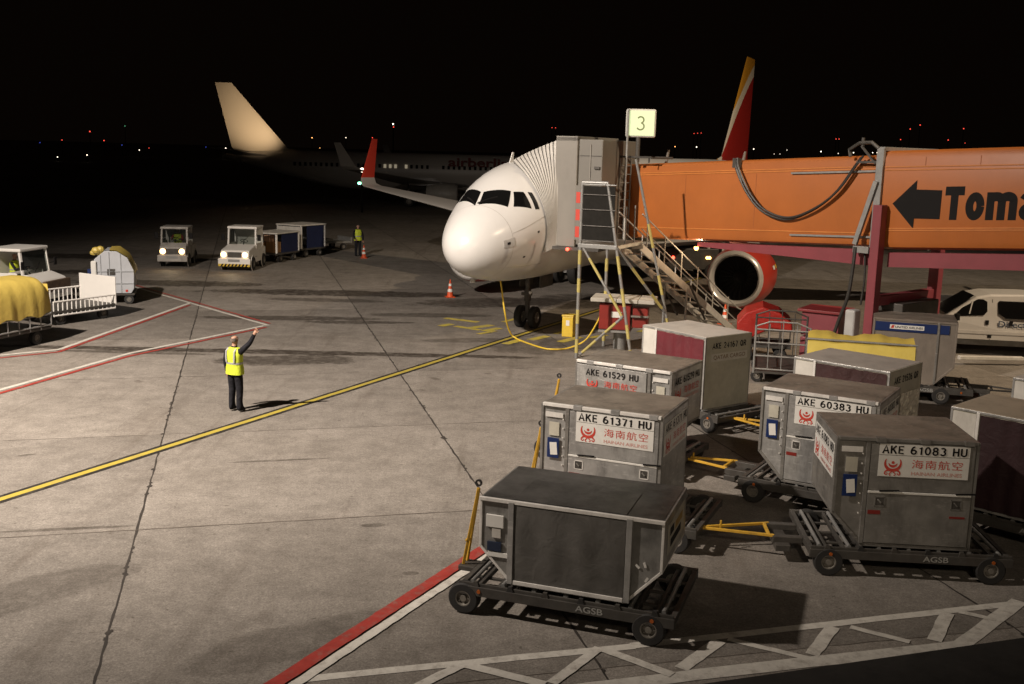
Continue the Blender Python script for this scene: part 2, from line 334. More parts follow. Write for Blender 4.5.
# ------------------------------------------------------------------ ground
JN, JD, JS = Vector((0.9692, 0.2462, 0)), Vector((-0.2462, 0.9692, 0)), 5.755      # slab grid
def ground_material():
    m = bpy.data.materials.new('apron_concrete'); m.use_nodes = True
    nt = m.node_tree; N = nt.nodes; L = nt.links; b = N['Principled BSDF']
    tc = N.new('ShaderNodeTexCoord')
    def math_(op, a, bb=None, c=None):
        n = N.new('ShaderNodeMath'); n.operation = op
        for i, v in enumerate((a, bb, c)):
            if v is None: continue
            if isinstance(v, (int, float)): n.inputs[i].default_value = v
            else: L.new(v, n.inputs[i])
        return n.outputs[0]
    def noise(scale, detail=6, rough=0.6, vec=None, dist=0):
        n = N.new('ShaderNodeTexNoise'); n.inputs['Scale'].default_value = scale; n.inputs['Detail'].default_value = detail
        n.inputs['Roughness'].default_value = rough; n.inputs['Distortion'].default_value = dist
        L.new(vec or tc.outputs['Object'], n.inputs['Vector']); return n.outputs['Fac']
    def ramp(f, p0, p1, c0, c1):
        r = N.new('ShaderNodeValToRGB'); e = r.color_ramp.elements
        e[0].position = p0; e[1].position = p1; e[0].color = (*c0, 1); e[1].color = (*c1, 1); L.new(f, r.inputs[0]); return r.outputs[0]
    def mix(f, a, c, mode='MIX'):
        n = N.new('ShaderNodeMix'); n.data_type = 'RGBA'; n.blend_type = mode
        if isinstance(f, (int, float)): n.inputs[0].default_value = f
        else: L.new(f, n.inputs[0])
        for i, v in ((6, a), (7, c)):
            if isinstance(v, tuple): n.inputs[i].default_value = (*v, 1)
            else: L.new(v, n.inputs[i])
        return n.outputs[2]
    big = noise(0.22, 8, 0.62); mid = noise(1.7, 8, 0.7); fine = noise(38, 4, 0.75); grit = noise(130, 2, 0.6)
    col = ramp(big, 0.32, 0.70, (0.262, 0.238, 0.209), (0.34, 0.313, 0.28))
    col = mix(0.7, col, ramp(mid, 0.32, 0.66, (0.60, 0.59, 0.58), (1.16, 1.16, 1.16)), 'MULTIPLY')
    col = mix(0.7, col, ramp(fine, 0.34, 0.66, (0.52, 0.51, 0.50), (1.28, 1.28, 1.28)), 'MULTIPLY')
    col = mix(0.5, col, ramp(grit, 0.36, 0.62, (0.5, 0.5, 0.5), (1.22, 1.22, 1.22)), 'MULTIPLY')
    spk = noise(11, 5, 0.7); col = mix(0.42, col, ramp(spk, 0.36, 0.64, (0.60, 0.59, 0.58), (1.22, 1.22, 1.22)), 'MULTIPLY')
    spk2 = noise(27, 3, 0.65); col = mix(0.42, col, ramp(spk2, 0.38, 0.62, (0.6, 0.59, 0.58), (1.2, 1.2, 1.2)), 'MULTIPLY')
    # slab to slab tint
    sp = N.new('ShaderNodeSeparateXYZ'); L.new(tc.outputs['Object'], sp.inputs[0])
    X, Y = sp.outputs[0], sp.outputs[1]
    nn = math_('ADD', math_('MULTIPLY', X, JN.x), math_('MULTIPLY', Y, JN.y)); dd = math_('ADD', math_('MULTIPLY', X, JD.x), math_('MULTIPLY', Y, JD.y))
    fa = math_('FLOOR', math_('DIVIDE', math_('ADD', nn, 1.744), JS)); fb = math_('FLOOR', math_('DIVIDE', math_('SUBTRACT', dd, 16.83), JS))
    cv = N.new('ShaderNodeCombineXYZ'); L.new(fa, cv.inputs[0]); L.new(fb, cv.inputs[1])
    wnz = N.new('ShaderNodeTexWhiteNoise'); L.new(cv.outputs[0], wnz.inputs['Vector'])
    tint = math_('MULTIPLY_ADD', wnz.outputs['Value'], 0.32, 0.83)
    tcol = N.new('ShaderNodeCombineColor'); [L.new(tint, tcol.inputs[i]) for i in range(3)]
    col = mix(1.0, col, tcol.outputs[0], 'MULTIPLY')
    # streaks along the rolling direction and scattered oil spots
    mp = N.new('ShaderNodeMapping'); mp.inputs['Rotation'].default_value = (0, 0, R(27)); mp.inputs['Scale'].default_value = (1.6, 0.14, 1)
    L.new(tc.outputs['Object'], mp.inputs[0])
    st = noise(0.9, 6, 0.7, mp.outputs[0], 0.6)
    col = mix(math_('MULTIPLY', ramp(st, 0.56, 0.70, (0, 0, 0), (1, 1, 1)), 0.38), col, (0.085, 0.067, 0.052))
    sp2 = noise(1.1, 3, 0.5, None, 0.3)
    col = mix(math_('MULTIPLY', ramp(sp2, 0.70, 0.76, (0, 0, 0), (1, 1, 1)), 0.6), col, (0.075, 0.06, 0.047))
    sp3 = noise(7.5, 4, 0.6, None, 0.4)
    col = mix(math_('MULTIPLY', ramp(sp3, 0.655, 0.70, (0, 0, 0), (1, 1, 1)), 0.6), col, (0.07, 0.058, 0.047))
    sp4 = noise(3.2, 5, 0.65, mp.outputs[0], 1.0)
    col = mix(math_('MULTIPLY', ramp(sp4, 0.62, 0.70, (0, 0, 0), (1, 1, 1)), 0.10), col, (0.42, 0.39, 0.34))
    # particular stains, plus painted shadow bands and under-aircraft shade: (x, y, half length, half width, heading, strength)
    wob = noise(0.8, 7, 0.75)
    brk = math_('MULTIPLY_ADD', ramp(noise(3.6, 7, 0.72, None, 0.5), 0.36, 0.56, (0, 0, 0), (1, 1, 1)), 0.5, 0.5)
    for (sx, sy, la, lb, an, k) in STAINS_AND_SHADE:
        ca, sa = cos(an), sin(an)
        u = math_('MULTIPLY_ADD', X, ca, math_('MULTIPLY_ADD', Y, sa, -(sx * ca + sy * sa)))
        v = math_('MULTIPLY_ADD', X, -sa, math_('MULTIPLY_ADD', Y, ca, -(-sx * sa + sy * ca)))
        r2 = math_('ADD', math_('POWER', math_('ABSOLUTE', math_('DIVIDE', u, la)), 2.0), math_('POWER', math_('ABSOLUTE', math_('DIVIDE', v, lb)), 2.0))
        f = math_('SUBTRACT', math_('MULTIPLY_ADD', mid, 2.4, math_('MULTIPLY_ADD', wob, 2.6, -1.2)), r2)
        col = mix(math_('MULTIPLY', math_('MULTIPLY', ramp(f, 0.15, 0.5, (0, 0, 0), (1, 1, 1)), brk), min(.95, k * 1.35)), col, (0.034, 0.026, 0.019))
    L.new(col, b.inputs['Base Color'])
    rr = math_('MULTIPLY_ADD', mid, -0.25, 0.86); L.new(rr, b.inputs['Roughness'])
    b.inputs['Specular IOR Level'].default_value = 0.3
    bp = N.new('ShaderNodeBump'); bp.inputs['Strength'].default_value = 0.35; bp.inputs['Distance'].default_value = 0.012
    L.new(math_('ADD', fine, math_('MULTIPLY', grit, 0.6)), bp.inputs['Height']); L.new(bp.outputs[0], b.inputs['Normal'])
    return m
STAINS_AND_SHADE = [
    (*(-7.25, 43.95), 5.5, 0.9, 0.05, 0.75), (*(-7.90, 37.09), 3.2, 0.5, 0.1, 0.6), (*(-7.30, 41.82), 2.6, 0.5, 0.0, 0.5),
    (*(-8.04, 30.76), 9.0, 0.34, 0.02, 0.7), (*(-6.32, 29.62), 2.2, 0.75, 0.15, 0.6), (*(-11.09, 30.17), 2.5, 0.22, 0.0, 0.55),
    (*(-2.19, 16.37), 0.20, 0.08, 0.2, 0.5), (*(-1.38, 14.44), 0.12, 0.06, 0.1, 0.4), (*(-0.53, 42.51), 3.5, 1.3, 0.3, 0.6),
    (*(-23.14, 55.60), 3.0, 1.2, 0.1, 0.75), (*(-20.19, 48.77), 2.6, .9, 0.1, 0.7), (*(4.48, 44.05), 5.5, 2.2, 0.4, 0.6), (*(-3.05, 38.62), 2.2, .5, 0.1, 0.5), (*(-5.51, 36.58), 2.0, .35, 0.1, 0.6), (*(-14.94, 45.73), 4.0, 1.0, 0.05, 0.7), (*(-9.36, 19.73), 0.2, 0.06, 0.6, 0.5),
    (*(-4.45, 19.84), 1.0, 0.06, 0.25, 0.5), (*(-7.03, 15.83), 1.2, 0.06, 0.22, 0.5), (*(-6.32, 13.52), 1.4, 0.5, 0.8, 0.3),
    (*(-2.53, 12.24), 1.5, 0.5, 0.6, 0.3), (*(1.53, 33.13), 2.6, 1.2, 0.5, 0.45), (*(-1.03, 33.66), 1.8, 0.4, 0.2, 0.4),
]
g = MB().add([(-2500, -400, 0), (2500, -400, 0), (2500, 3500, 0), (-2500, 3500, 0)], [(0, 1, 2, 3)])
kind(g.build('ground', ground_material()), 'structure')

JOINT = mat('joint_sealant', (0.035, 0.029, 0.024), 0.7, 0, 0.3, 6)
JOINT_F = mat('faint_joint', (0.115, 0.096, 0.078), 0.8, 0, 0.35, 3)
def ribbon(a, b, w, z, n=1, wob=0.0, jit=0.04):
    a = Vector((a[0], a[1], 0)); b = Vector((b[0], b[1], 0)); d = (b - a).normalized(); p = Vector((-d.y, d.x, 0)); vs = []; fs = []
    for i in range(n + 1):
        c = a.lerp(b, i / n) + p * random.uniform(-wob, wob); ww = w / 2 * random.uniform(1 - jit, 1 + jit)
        vs += [c + p * ww + Vector((0, 0, z)), c - p * ww + Vector((0, 0, z))]
    for i in range(n): fs.append((2 * i, 2 * i + 1, 2 * i + 3, 2 * i + 2))
    return vs, fs
js = MB(); jf = MB()
for k in range(-5, 7):
    q = -1.744 + JS * k
    a, b = JN * q + JD * 4, JN * q + JD * 120
    (js if k in (0, 1, 2) else jf).add(*ribbon(a, b, 0.032 if k in (0, 1, 2) else 0.02, 0.003, 420, 0.010, .4))
for k in range(-1, 12):
    q = 16.83 + JS * k
    a, b = JD * q - JN * 40, JD * q + JN * 45
    jf.add(*ribbon(a, b, 0.024 if k == 0 else 0.014, 0.0045, 300, 0.012, .4))
for k in (0, 1, 2):                                       # chipped spots along the joints
    for i in range(70):
        c = JN * (-1.744 + JS * k + random.uniform(-.02, .02)) + JD * random.uniform(10, 55); r_ = random.uniform(.015, .055)
        js.add([(c.x + r_ * random.uniform(.5, 1.2) * cos(a_), c.y + r_ * random.uniform(.8, 2.0) * sin(a_), .0036 + .00002 * i + .0001 * k) for a_ in [2 * pi * j / 7 for j in range(7)]], [tuple(range(7))])
kind(js.build('ground_joint', JOINT), 'structure')
kind(jf.build('ground_crack', JOINT_F), 'structure')

CON = (0.22, 0.19, 0.16)
P_WHITE = mat('white_line_paint', (0.60, 0.575, 0.52), 0.6, 0, 0.14, 8, 0.05, 0.85, CON, spec=0.3)
P_RED = mat('red_line_paint', (0.34, 0.045, 0.035), 0.6, 0, 0.2, 7, 0.05, 0.7, CON, spec=0.3)
P_YEL = mat('yellow_line_paint', (0.41, 0.325, 0.055), 0.6, 0, 0.12, 4, 0.05, 0.6, (0.25, 0.2, 0.1), spec=0.3)
P_BLK = mat('black_line_border', (0.022, 0.02, 0.018), 0.65, 0, 0.2, 4, 0.05, 0.35, CON, spec=0.3)
P_WORN = mat('worn_yellow_paint', (0.50, 0.41, 0.07), 0.65, 0, 0.2, 3.5, 0.05, 1.0, CON, spec=0.3)
def lines(name, segs, m, z, n=6):
    mb = MB()
    for i, (a, b, w) in enumerate(segs): mb.add(*ribbon(a, b, w, z + 0.0006 * i, n, 0.006))
    return kind(mb.build(name, m), 'structure')
# taxi lead-in line: yellow with black borders
A_, B_ = Vector((*(-8.93, 16.47), 0)), Vector((*(-0.07, 34.17), 0)); TD = (B_ - A_).normalized(); TP = Vector((-TD.y, TD.x, 0))
E_ = B_ + TD * 34; A_ = A_ - TD * 6
lines('taxi_line_border', [(A_ + TP * .122, E_ + TP * .122, .10), (A_ - TP * .122, E_ - TP * .122, .10)], P_BLK, 0.006, 120)
lines('taxi_line', [(A_, E_, 0.148)], P_YEL, 0.008, 120)
# equipment area line near the dollies: red with white beside it
ra, rb = Vector((*(-2.56, 11.19), 0)), Vector((*(-0.33, 15.49), 0)); rd = (rb - ra).normalized(); rp_ = Vector((rd.y, -rd.x, 0))
lines('red_boundary_line', [(ra - rd * 4, rb + rd * 2.2, 0.20)], P_RED, 0.018, 60)
lines('white_boundary_line', [(ra - rd * .3 + rp_ * .205, rb + rd * 2.2 + rp_ * .205, 0.14)], P_WHITE, 0.0155, 60)
# hatched strip
HS = [((-2.30, 11.27), (1.62, 12.32), .17), ((1.59, 12.32), (7.04, 13.90), .17), ((0.19, 10.99), (2.35, 11.64), .28), ((2.33, 11.64), (5.82, 12.58), .28), ((5.74, 12.52), (7.21, 14.01), .25), ((2.12, 11.75), (2.72, 12.52), 0.2), ((2.84, 12.58), (3.93, 12.00), 0.13), ((3.80, 12.20), (4.30, 13.01), 0.2), ((4.53, 13.02), (5.17, 12.63), 0.13), ((5.50, 12.68), (6.01, 13.54), 0.2), ((6.19, 13.59), (6.59, 13.36), 0.13), ((-1.05, 11.08), (-0.49, 11.71), 0.16), ((-0.45, 11.71), (0.48, 11.28), 0.17), ((0.56, 11.31), (1.18, 12.24), 0.16), ((1.23, 12.19), (1.99, 11.59), 0.16)]
lines('hatched_marking', [(p_, q_, w_ * .88) for p_, q_, w_ in HS], P_WHITE, 0.006, 8)
# stand boundary lines on the left
lines('white_stand_line', [((-18.54, 47.16), (-8.29, 35.42), .13), ((-15.57, 28.23), (-13.19, 30.27), .15), ((-13.19, 30.27), (-12.34, 40.04), .15), ((-12.90, 23.25), (-11.05, 29.95), .15), ((-11.05, 29.95), (-8.40, 35.30), .15)], P_WHITE, 0.006, 24)
lines('red_stand_line', [((-18.82, 47.87), (-8.31, 35.78), .12), ((-15.36, 27.84), (-13.04, 29.90), .13), ((-13.04, 29.90), (-12.19, 39.53), .13), ((-12.73, 22.94), (-10.90, 29.54), .14), ((-10.90, 29.54), (-8.26, 35.01), .14)], P_RED, 0.0095, 24)
# worn yellow stop marks round the nose gear
wm = [((-2.46, 38.00), (-1.23, 37.29), 0.3), ((-1.99, 36.29), (-1.10, 35.59), 0.25), ((-1.46, 35.95), (-0.72, 36.71), 0.35), ((-0.96, 35.41), (-0.43, 36.11), 0.3), ((-2.51, 36.20), (-2.12, 36.70), 0.3), ((-0.34, 37.44), (0.09, 38.20), 0.2), ((-0.22, 33.05), (0.26, 33.85), 0.3), ((0.58, 33.90), (1.19, 34.75), 0.3), ((1.55, 33.67), (2.26, 34.72), 0.3), ((3.03, 36.03), (3.88, 37.01), 0.3), ((2.58, 34.57), (3.17, 35.25), 0.25), ((-1.14, 34.78), (-0.55, 35.47), 0.2), ((4.41, 36.04), (4.94, 36.97), 0.3), ((1.44, 35.18), (1.84, 35.85), 0.2)]
lines('worn_stop_marking', wm, P_WORN, 0.0055, 5)
# darker sheet over the ground on the near side
DARK_SHEET = mat('dark_ground_tone', (0.028, 0.026, 0.024), 0.8, 0, 0.25, 3, 0.15, 0.3, (0.045, 0.04, 0.035), spec=0.25)
d0 = Vector((0.9503, 0.3113, 0)); r0 = Vector((2.28, 11.38, 0)); pr = Vector((d0.y, -d0.x, 0))
q = [r0 - d0 * 40, r0 + d0 * 60, r0 + d0 * 60 + pr * 9, r0 - d0 * 40 + pr * 9]
kind(MB().add([(v.x, v.y, 0.012) for v in q], [(0, 1, 2, 3)]).build('dark_ground_sheet', DARK_SHEET), 'structure')


# ------------------------------------------------------------------ dollies
DK = 0.45
def wheel_pair_mesh(r, w):
    t = MB().lathe((0, -w / 2, 0), (0, 1, 0), [(0, r * .5), (0, r * .9), (w * .12, r * .985), (w * .5, r), (w * .88, r * .985), (w, r * .9), (w, r * .5)], 26)
    rim = MB().lathe((0, -w / 2, 0), (0, 1, 0), [(w * .1, r * .53), (w * .02, r * .51), (w * .02, r * .44), (w * .25, r * .38), (w * .22, r * .22), (w * .04, r * .2), (w * .04, 0.001)], 20)
    rim.lathe((0, w / 2, 0), (0, -1, 0), [(w * .1, r * .53), (w * .02, r * .51), (w * .02, r * .44), (w * .25, r * .38), (w * .22, r * .22), (w * .04, r * .2), (w * .04, 0.001)], 20)
    for k in range(5):
        a = 2 * pi * k / 5
        rim.cyl((cos(a) * r * .33, -w * .38, sin(a) * r * .33), (cos(a) * r * .33, -w * .12, sin(a) * r * .33), r * .05, 6)
    return t, rim
def add_wheel(parent, loc, r, w, rim_mat=None, tyre_mat=None):
    t, rim = wheel_pair_mesh(r, w)
    o = t.build('wheel', tyre_mat or RUBBER, parent, smooth=True, loc=loc)
    rim.build('rim', rim_mat or RIM, o, smooth=True)
    return o
def make_dolly(name, label, bar_up, x0=-.85, x1=2.15, wheel_x=(-.56, 1.88), bar_at=-1, barm=None):
    t = thing(name, label, 'dolly', group='container dollies')
    f = MB()
    y0, y1 = -.13, 1.66
    for y in (y0, y1 - .08): f.bx(x0, x1, y, y + .08, .275, .405)
    f.bx(x0 + .01, x1 - .01, y0 + .02, y0 + .045, .40, .449)  # added strip closing the gap where light slipped under the load
    for x in (x0, x1 - .07): f.bx(x, x + .07, y0 + .08, y1 - .08, .30, .40)
    MB().bx(-.1, 1.7, .1, 1.45, .29, .325).build('light_block_plate', STEEL_D, t)  # added plate that keeps light off the ground below the deck
    n = 11
    for i in range(1, n):
        x = x0 + (x1 - x0) * i / n
        f.bx(x - .022, x + .022, y0 + .08, y1 - .08, .33, .40)
    for y in (.35, .78, 1.2): f.bx(x0 + .07, x1 - .07, y - .025, y + .025, .327, .36)
    f.build('deck_frame', STEEL_D, t, bevel=.006)
    for x in wheel_x:
        m = MB().cyl((x, -.02, .2), (x, 1.56, .2), .035, 10); [m.bx(x - .05, x + .05, y - .04, y + .04, .2, .26) for y in (.2, 1.35)]
        m.build('axle', STEEL_D, t)
    for x in wheel_x:
        for y in (-.06, 1.6): add_wheel(t, (x, y, .215), .215, .15)
    for i in range(7):                                                # roller bars that carry the container
        x = x0 + .16 + (x1 - x0 - .32) * i / 6
        r = MB().cyl((x, .0, .42), (x, 1.53, .42), .028, 10)
        for y in (.05, .5, 1.0, 1.48): r.bx(x - .03, x + .03, y - .02, y + .02, .39, .43)
        r.build('roller', STEEL_G, t, smooth=False)
    for i in range(6):                                                # locks on the side beam
        x = x0 + .25 + (x1 - x0 - .5) * i / 5
        MB().prism([(x - .05, .40), (x + .05, .40), (x + .025, .475), (x - .025, .475)], y0 + .005, y0 + .05).build('stop_lock', RUBBER if i % 2 else STEEL_D, t)
    for x in (x0 + .3, x1 - .28): MB().cyl((x, y0 - .012, .345), (x, y0 + .004, .345), .026, 14).build('side_reflector', ORANGE_L, t)
    letter('AGSB', mat('pale_stencil_paint', (0.36, 0.36, 0.34), .6), t, ((x0 + x1) / 2 + .35, y0 - .004, .345), .36, .085, bold=.015)
    bm_ = MB(); k = MB()
    if bar_up:
        tip = (-.69, .62, 1.50)
        for y in (.55, .69): bm_.bar((-.87, y, .40), tip, .04, .04)
        bm_.bar((-.83, .54, .75), (-.83, .70, .75), .03)
        MB().bx(-.92, x0, .48, .76, .33, .40).build('steering_head', STEEL_D, t, bevel=.01)
        k.lathe((tip[0], tip[1] - .02, tip[2] + .07), (0, 1, 0), [(0, .05), (0, .025), (.03, .025), (.03, .05), (0, .05)], 14)
    else:
        s = bar_at; xe = x0 if s < 0 else x1
        tip = (xe + s * 1.55, .76, .33); 
        for y in (.48, 1.04): bm_.bar((xe + s * .42, y, .36), tip, .042, .042)
        bm_.bar((xe + s * .5, .5, .36), (xe + s * .5, 1.02, .36), .045)
        bm_.bar((xe + s * 1.2, .76, .33), (xe + s * 1.2, .76, .46), .03)
        k.lathe((tip[0] + s * .06, tip[1], tip[2] - .02), (0, 0, 1), [(0, .075), (0, .035), (.04, .035), (.04, .075), (0, .075)], 14)
        j = MB(); j.bx(min(xe, xe + s * .45), max(xe, xe + s * .45), .42, .54, .27, .37); j.bx(min(xe, xe + s * .45), max(xe, xe + s * .45), .98, 1.10, .27, .37)
        j.bx(min(xe + s * .2, xe + s * .42), max(xe + s * .2, xe + s * .42), .3, 1.2, .18, .28); j.build('steering_head', STEEL_D, t, bevel=.01)
    tb = bm_.build('tow_bar', barm or YELLOW, t, bevel=.006); k.build('tow_eye', RUBBER, tb)
    return t

# ------------------------------------------------------------------ freight containers
def emblem(parent, c, s, X, Z=(0, 0, 1)):
    """round red emblem of curls under a small disc"""
    mb = MB(); vs = [Vector(c)]
    n = 16; vv = [Vector(c) + Vector(X) * (.0 + .09 * s * cos(2 * pi * i / n)) + Vector(Z) * (.22 * s + .09 * s * sin(2 * pi * i / n)) for i in range(n)]
    mb.add(vv, [tuple(range(n))])
    arc = lambda cx, cy, r, a0, a1, k=18: [(s * (cx + r * cos(R(a0 + (a1 - a0) * i / k))), s * (cy + r * sin(R(a0 + (a1 - a0) * i / k)))) for i in range(k + 1)]
    tw = lambda w, k=18: [1.25 * s * w * (.25 + .75 * sin(pi * min(1, max(0, i / k)))) for i in range(k + 1)]
    mb.add(*flat_strip(arc(0, .24, .25, 195, 345), tw(.12), c, X, Z))
    mb.add(*flat_strip(arc(0, .20, .45, 150, 390), tw(.16), c, X, Z))
    for sg in (-1, 1):
        p = [(sg * x * s, y * s) for x, y in ((0, -.30), (.10, -.26), (.22, -.24), (.34, -.28), (.42, -.36), (.44, -.46), (.38, -.52), (.30, -.50), (.28, -.43), (.33, -.40))]
        mb.add(*flat_strip(p, [s * w_ for w_ in (.05, .08, .10, .10, .09, .08, .07, .06, .05, .03)], Vector(c) + (Vector(X).cross(Vector(Z))) * .0004, X, Z))
        p = [(sg * x * s, y * s) for x, y in ((.04, -.36), (.12, -.40), (.18, -.48), (.14, -.56), (.06, -.54))]
        mb.add(*flat_strip(p, [s * w_ for w_ in (.05, .07, .07, .05, .03)], Vector(c) + (Vector(X).cross(Vector(Z))) * .0008, X, Z))
    return mb.build('emblem', LOGO_RED, parent)
def sign_plate(parent, c, w, X, N, code, two=True, plain=False):
    """registration plate over an airline plate. c: centre of the top plate, N: outward normal, X: reading direction"""
    X = Vector(X); N = Vector(N); c = Vector(c); Z = Vector((0, 0, 1)); HF = .84
    def slab(cc, ww, hh, m, nm, par):
        q = Matrix((X, -N, Z)).transposed()
        return MB().box(cc + N * .004, (ww, .006, hh), 0, q).build(nm, m, par)
    if plain:
        stroke_text(code, BLACK, parent, c + N * .004, w * .9, .12 * w * HF, X, name='registration_lettering'); top = None
    else:
        top = slab(c, w, .15 * w * HF, PAPER, 'registration_plate', parent)
        stroke_text(code, BLACK, top, c + N * .009, w * .93, .112 * w * HF, X, name='registration_lettering')
    if two:
        c2 = c - Z * .232 * w * HF
        p2 = parent if plain else slab(c2, w, .295 * w * HF, PAPER, 'airline_plate', parent)
        emblem(p2, c2 - X * .34 * w + N * .0095, .195 * w, X)
        letter('海南航空', LOGO_RED, p2, c2 + X * .15 * w + Z * .035 * w + N * .0095, .56 * w, .105 * w, X, bold=.0, name='airline_lettering', spacing=1.15)
        letter('HAINAN AIRLINES', LOGO_PALE, p2, c2 + X * .15 * w - Z * .075 * w + N * .0095, .56 * w, .042 * w, X, bold=.01, name='airline_lettering')
def doc_pocket(parent, x, z, y=-.006, w=.20, h=.33):
    p = MB().bx(x - w / 2, x + w / 2, y - .012, y, z - h / 2, z + h / 2).build('document_pocket', BLUE, parent, bevel=.004)
    q = Matrix.Rotation(R(-6), 3, 'Y')
    MB().box((x + .01, y - .015, z - .01), (w * .6, .004, h * .62), 0, q).build('paper_slip', PAPER, p)
def uld_profile(left, right, h, ov, brk=.51, w=1.56):
    p = []
    p += [(0, 0), (w, 0)]
    p += [(w + ov, brk), (w + ov, h)] if right else [(w, h)]
    p += [(-ov, h), (-ov, brk)] if left else [(0, h)]
    return p
def edge_bars(poly, y0, y1, w):
    f = MB(); n = len(poly)
    for y, s in ((y0, -1), (y1, 1)):
        for i in range(n):
            a, b = poly[i], poly[(i + 1) % n]
            f.bar((a[0], y, a[1]), (b[0], y, b[1]), w, w)
    for (x, z) in poly: f.bar((x, y0 - w / 2, z), (x, y1 + w / 2, z), w * .98, w * .98)
    return f
def make_ake(loc, rz, label, code, side='left', bodym=None, roofm=None, plain=False, tall_sign_end=None, pocket=True, group='airline freight containers', framem=None, railm=None):
    t = thing('freight_container', label, 'container', loc, rz, group)
    bodym = bodym or ALU; h = 1.63; ov = .45; L = side == 'left'
    poly = uld_profile(L, not L, h, ov)
    MB().prism(poly, .02, 1.51).build('shell', bodym, t)
    xa, xb = (-ov, 1.56) if L else (0, 1.56 + ov)
    ins = [(0, .0), (1.56, .0)]
    edge_bars([(x + (.02 if x <= 0 else -.02), z + (.02 if z < .1 else -.02)) for x, z in poly], .02, 1.51, .045).build('edge_frame', framem or ALU_D, t, bevel=.004)
    MB().bx(xa + .03, xb - .03, .04, 1.49, h - .002, h + .006).build('roof_sheet', roofm or ROOF, t)
    # bright top rail with clamps
    rl = MB().bx(xa + .03, xb - .03, -.022, .045, h - .035, h + .016)
    rail = rl.build('top_rail', railm or ALU_B, t, bevel=.004)
    cl = MB()
    for k in range(3 if L else 3):
        x = xa + .62 + k * .62 if L else xa + .32 + k * .62
        cl.bx(x - .07, x + .07, -.03, .06, h - .05, h + .024)
    cl.build('rail_clamp', bodym, rail, bevel=.004)
    # door: upper panel, latch bar, lower panel with two recessed handles
    d0, d1 = .04, 1.50
    MB().bx(d0, d1, -.008, .006, .86, h - .07).build('upper_panel', bodym, t, bevel=.003)
    low = MB().bx(d0, d1, -.014, .006, .06, .82).build('door_panel', bodym, t, bevel=.004)
    MB().bx(d0, d1, -.022, .0, .822, .852).build('latch_bar', PAPER if not plain else ALU_B, low, bevel=.003)
    for x in (.22, 1.3):
        hb = MB(); a, b, c, d = x - .075, x + .075, .62, .77
        hb.bx(a, b, -.02, -.012, c, c + .014); hb.bx(a, b, -.02, -.012, d - .014, d); hb.bx(a, a + .014, -.02, -.012, c, d); hb.bx(b - .014, b, -.02, -.012, c, d)
        hp = hb.build('handle_recess', ALU_B if bodym is ALU else bodym, low)
        MB().bx(a + .014, b - .014, -.0165, -.0135, c + .014, d - .014).build('recess_plate', STEEL_D, hp)
        MB().bar((x - .03, -.022, .725), (x + .015, -.024, .68), .022, .02).build('handle', ALU_D, hp)
        MB().bar((x - .02, -.028, .86), (x + .26, -.028, .875), .02, .02).build('strap', BLACK, low)
    MB().bx(.06, .24, -.0185, -.013, .50, .56).build('red_sticker', RED_P, low)
    MB().bx(1.22, 1.44, -.0185, -.013, .49, .52).build('red_sticker', RED_P, low)
    # divider post between door and overhang
    xd = 0 if L else 1.56
    MB().bx(xd - .03, xd + .03, -.012, .02, .04, h - .03).build('door_post', framem or ALU_D, t, bevel=.004)
    xm = -.225 if L else 1.785
    if pocket:
        doc_pocket(t, xm, .92)
        MB().bx(xm - .15, xm + .15, -.004, .006, 1.42, 1.50).build('data_plate', ALU_B, t)
        MB().bx(xm - .08, xm + .09, -.002, .006, 1.12, 1.34).build('notice_sticker', OFFW, t)
        rv = MB()
        for k in range(7): rv.cyl((xd - .07 if L else xd + .07, -.006, .5 + k * .15), (xd - .07 if L else xd + .07, .01, .5 + k * .15), .012, 6)
        rv.build('rivet_row', ALU_B, t)
    sign_plate(t, (.79, -.010, 1.485 if not plain else 1.43), 1.27 if L else 1.22, (1, 0, 0), (0, -1, 0), code, True, plain)
    ex = 1.56 if L else 1.56 + ov
    sign_plate(t, (ex + .004, .77, 1.42), 1.36, (0, 1, 0), (1, 0, 0), code, True, plain)
    if L: sign_plate(t, (-ov - .004, .77, 1.42), 1.36, (0, -1, 0), (-1, 0, 0), code, True, plain)
    return t
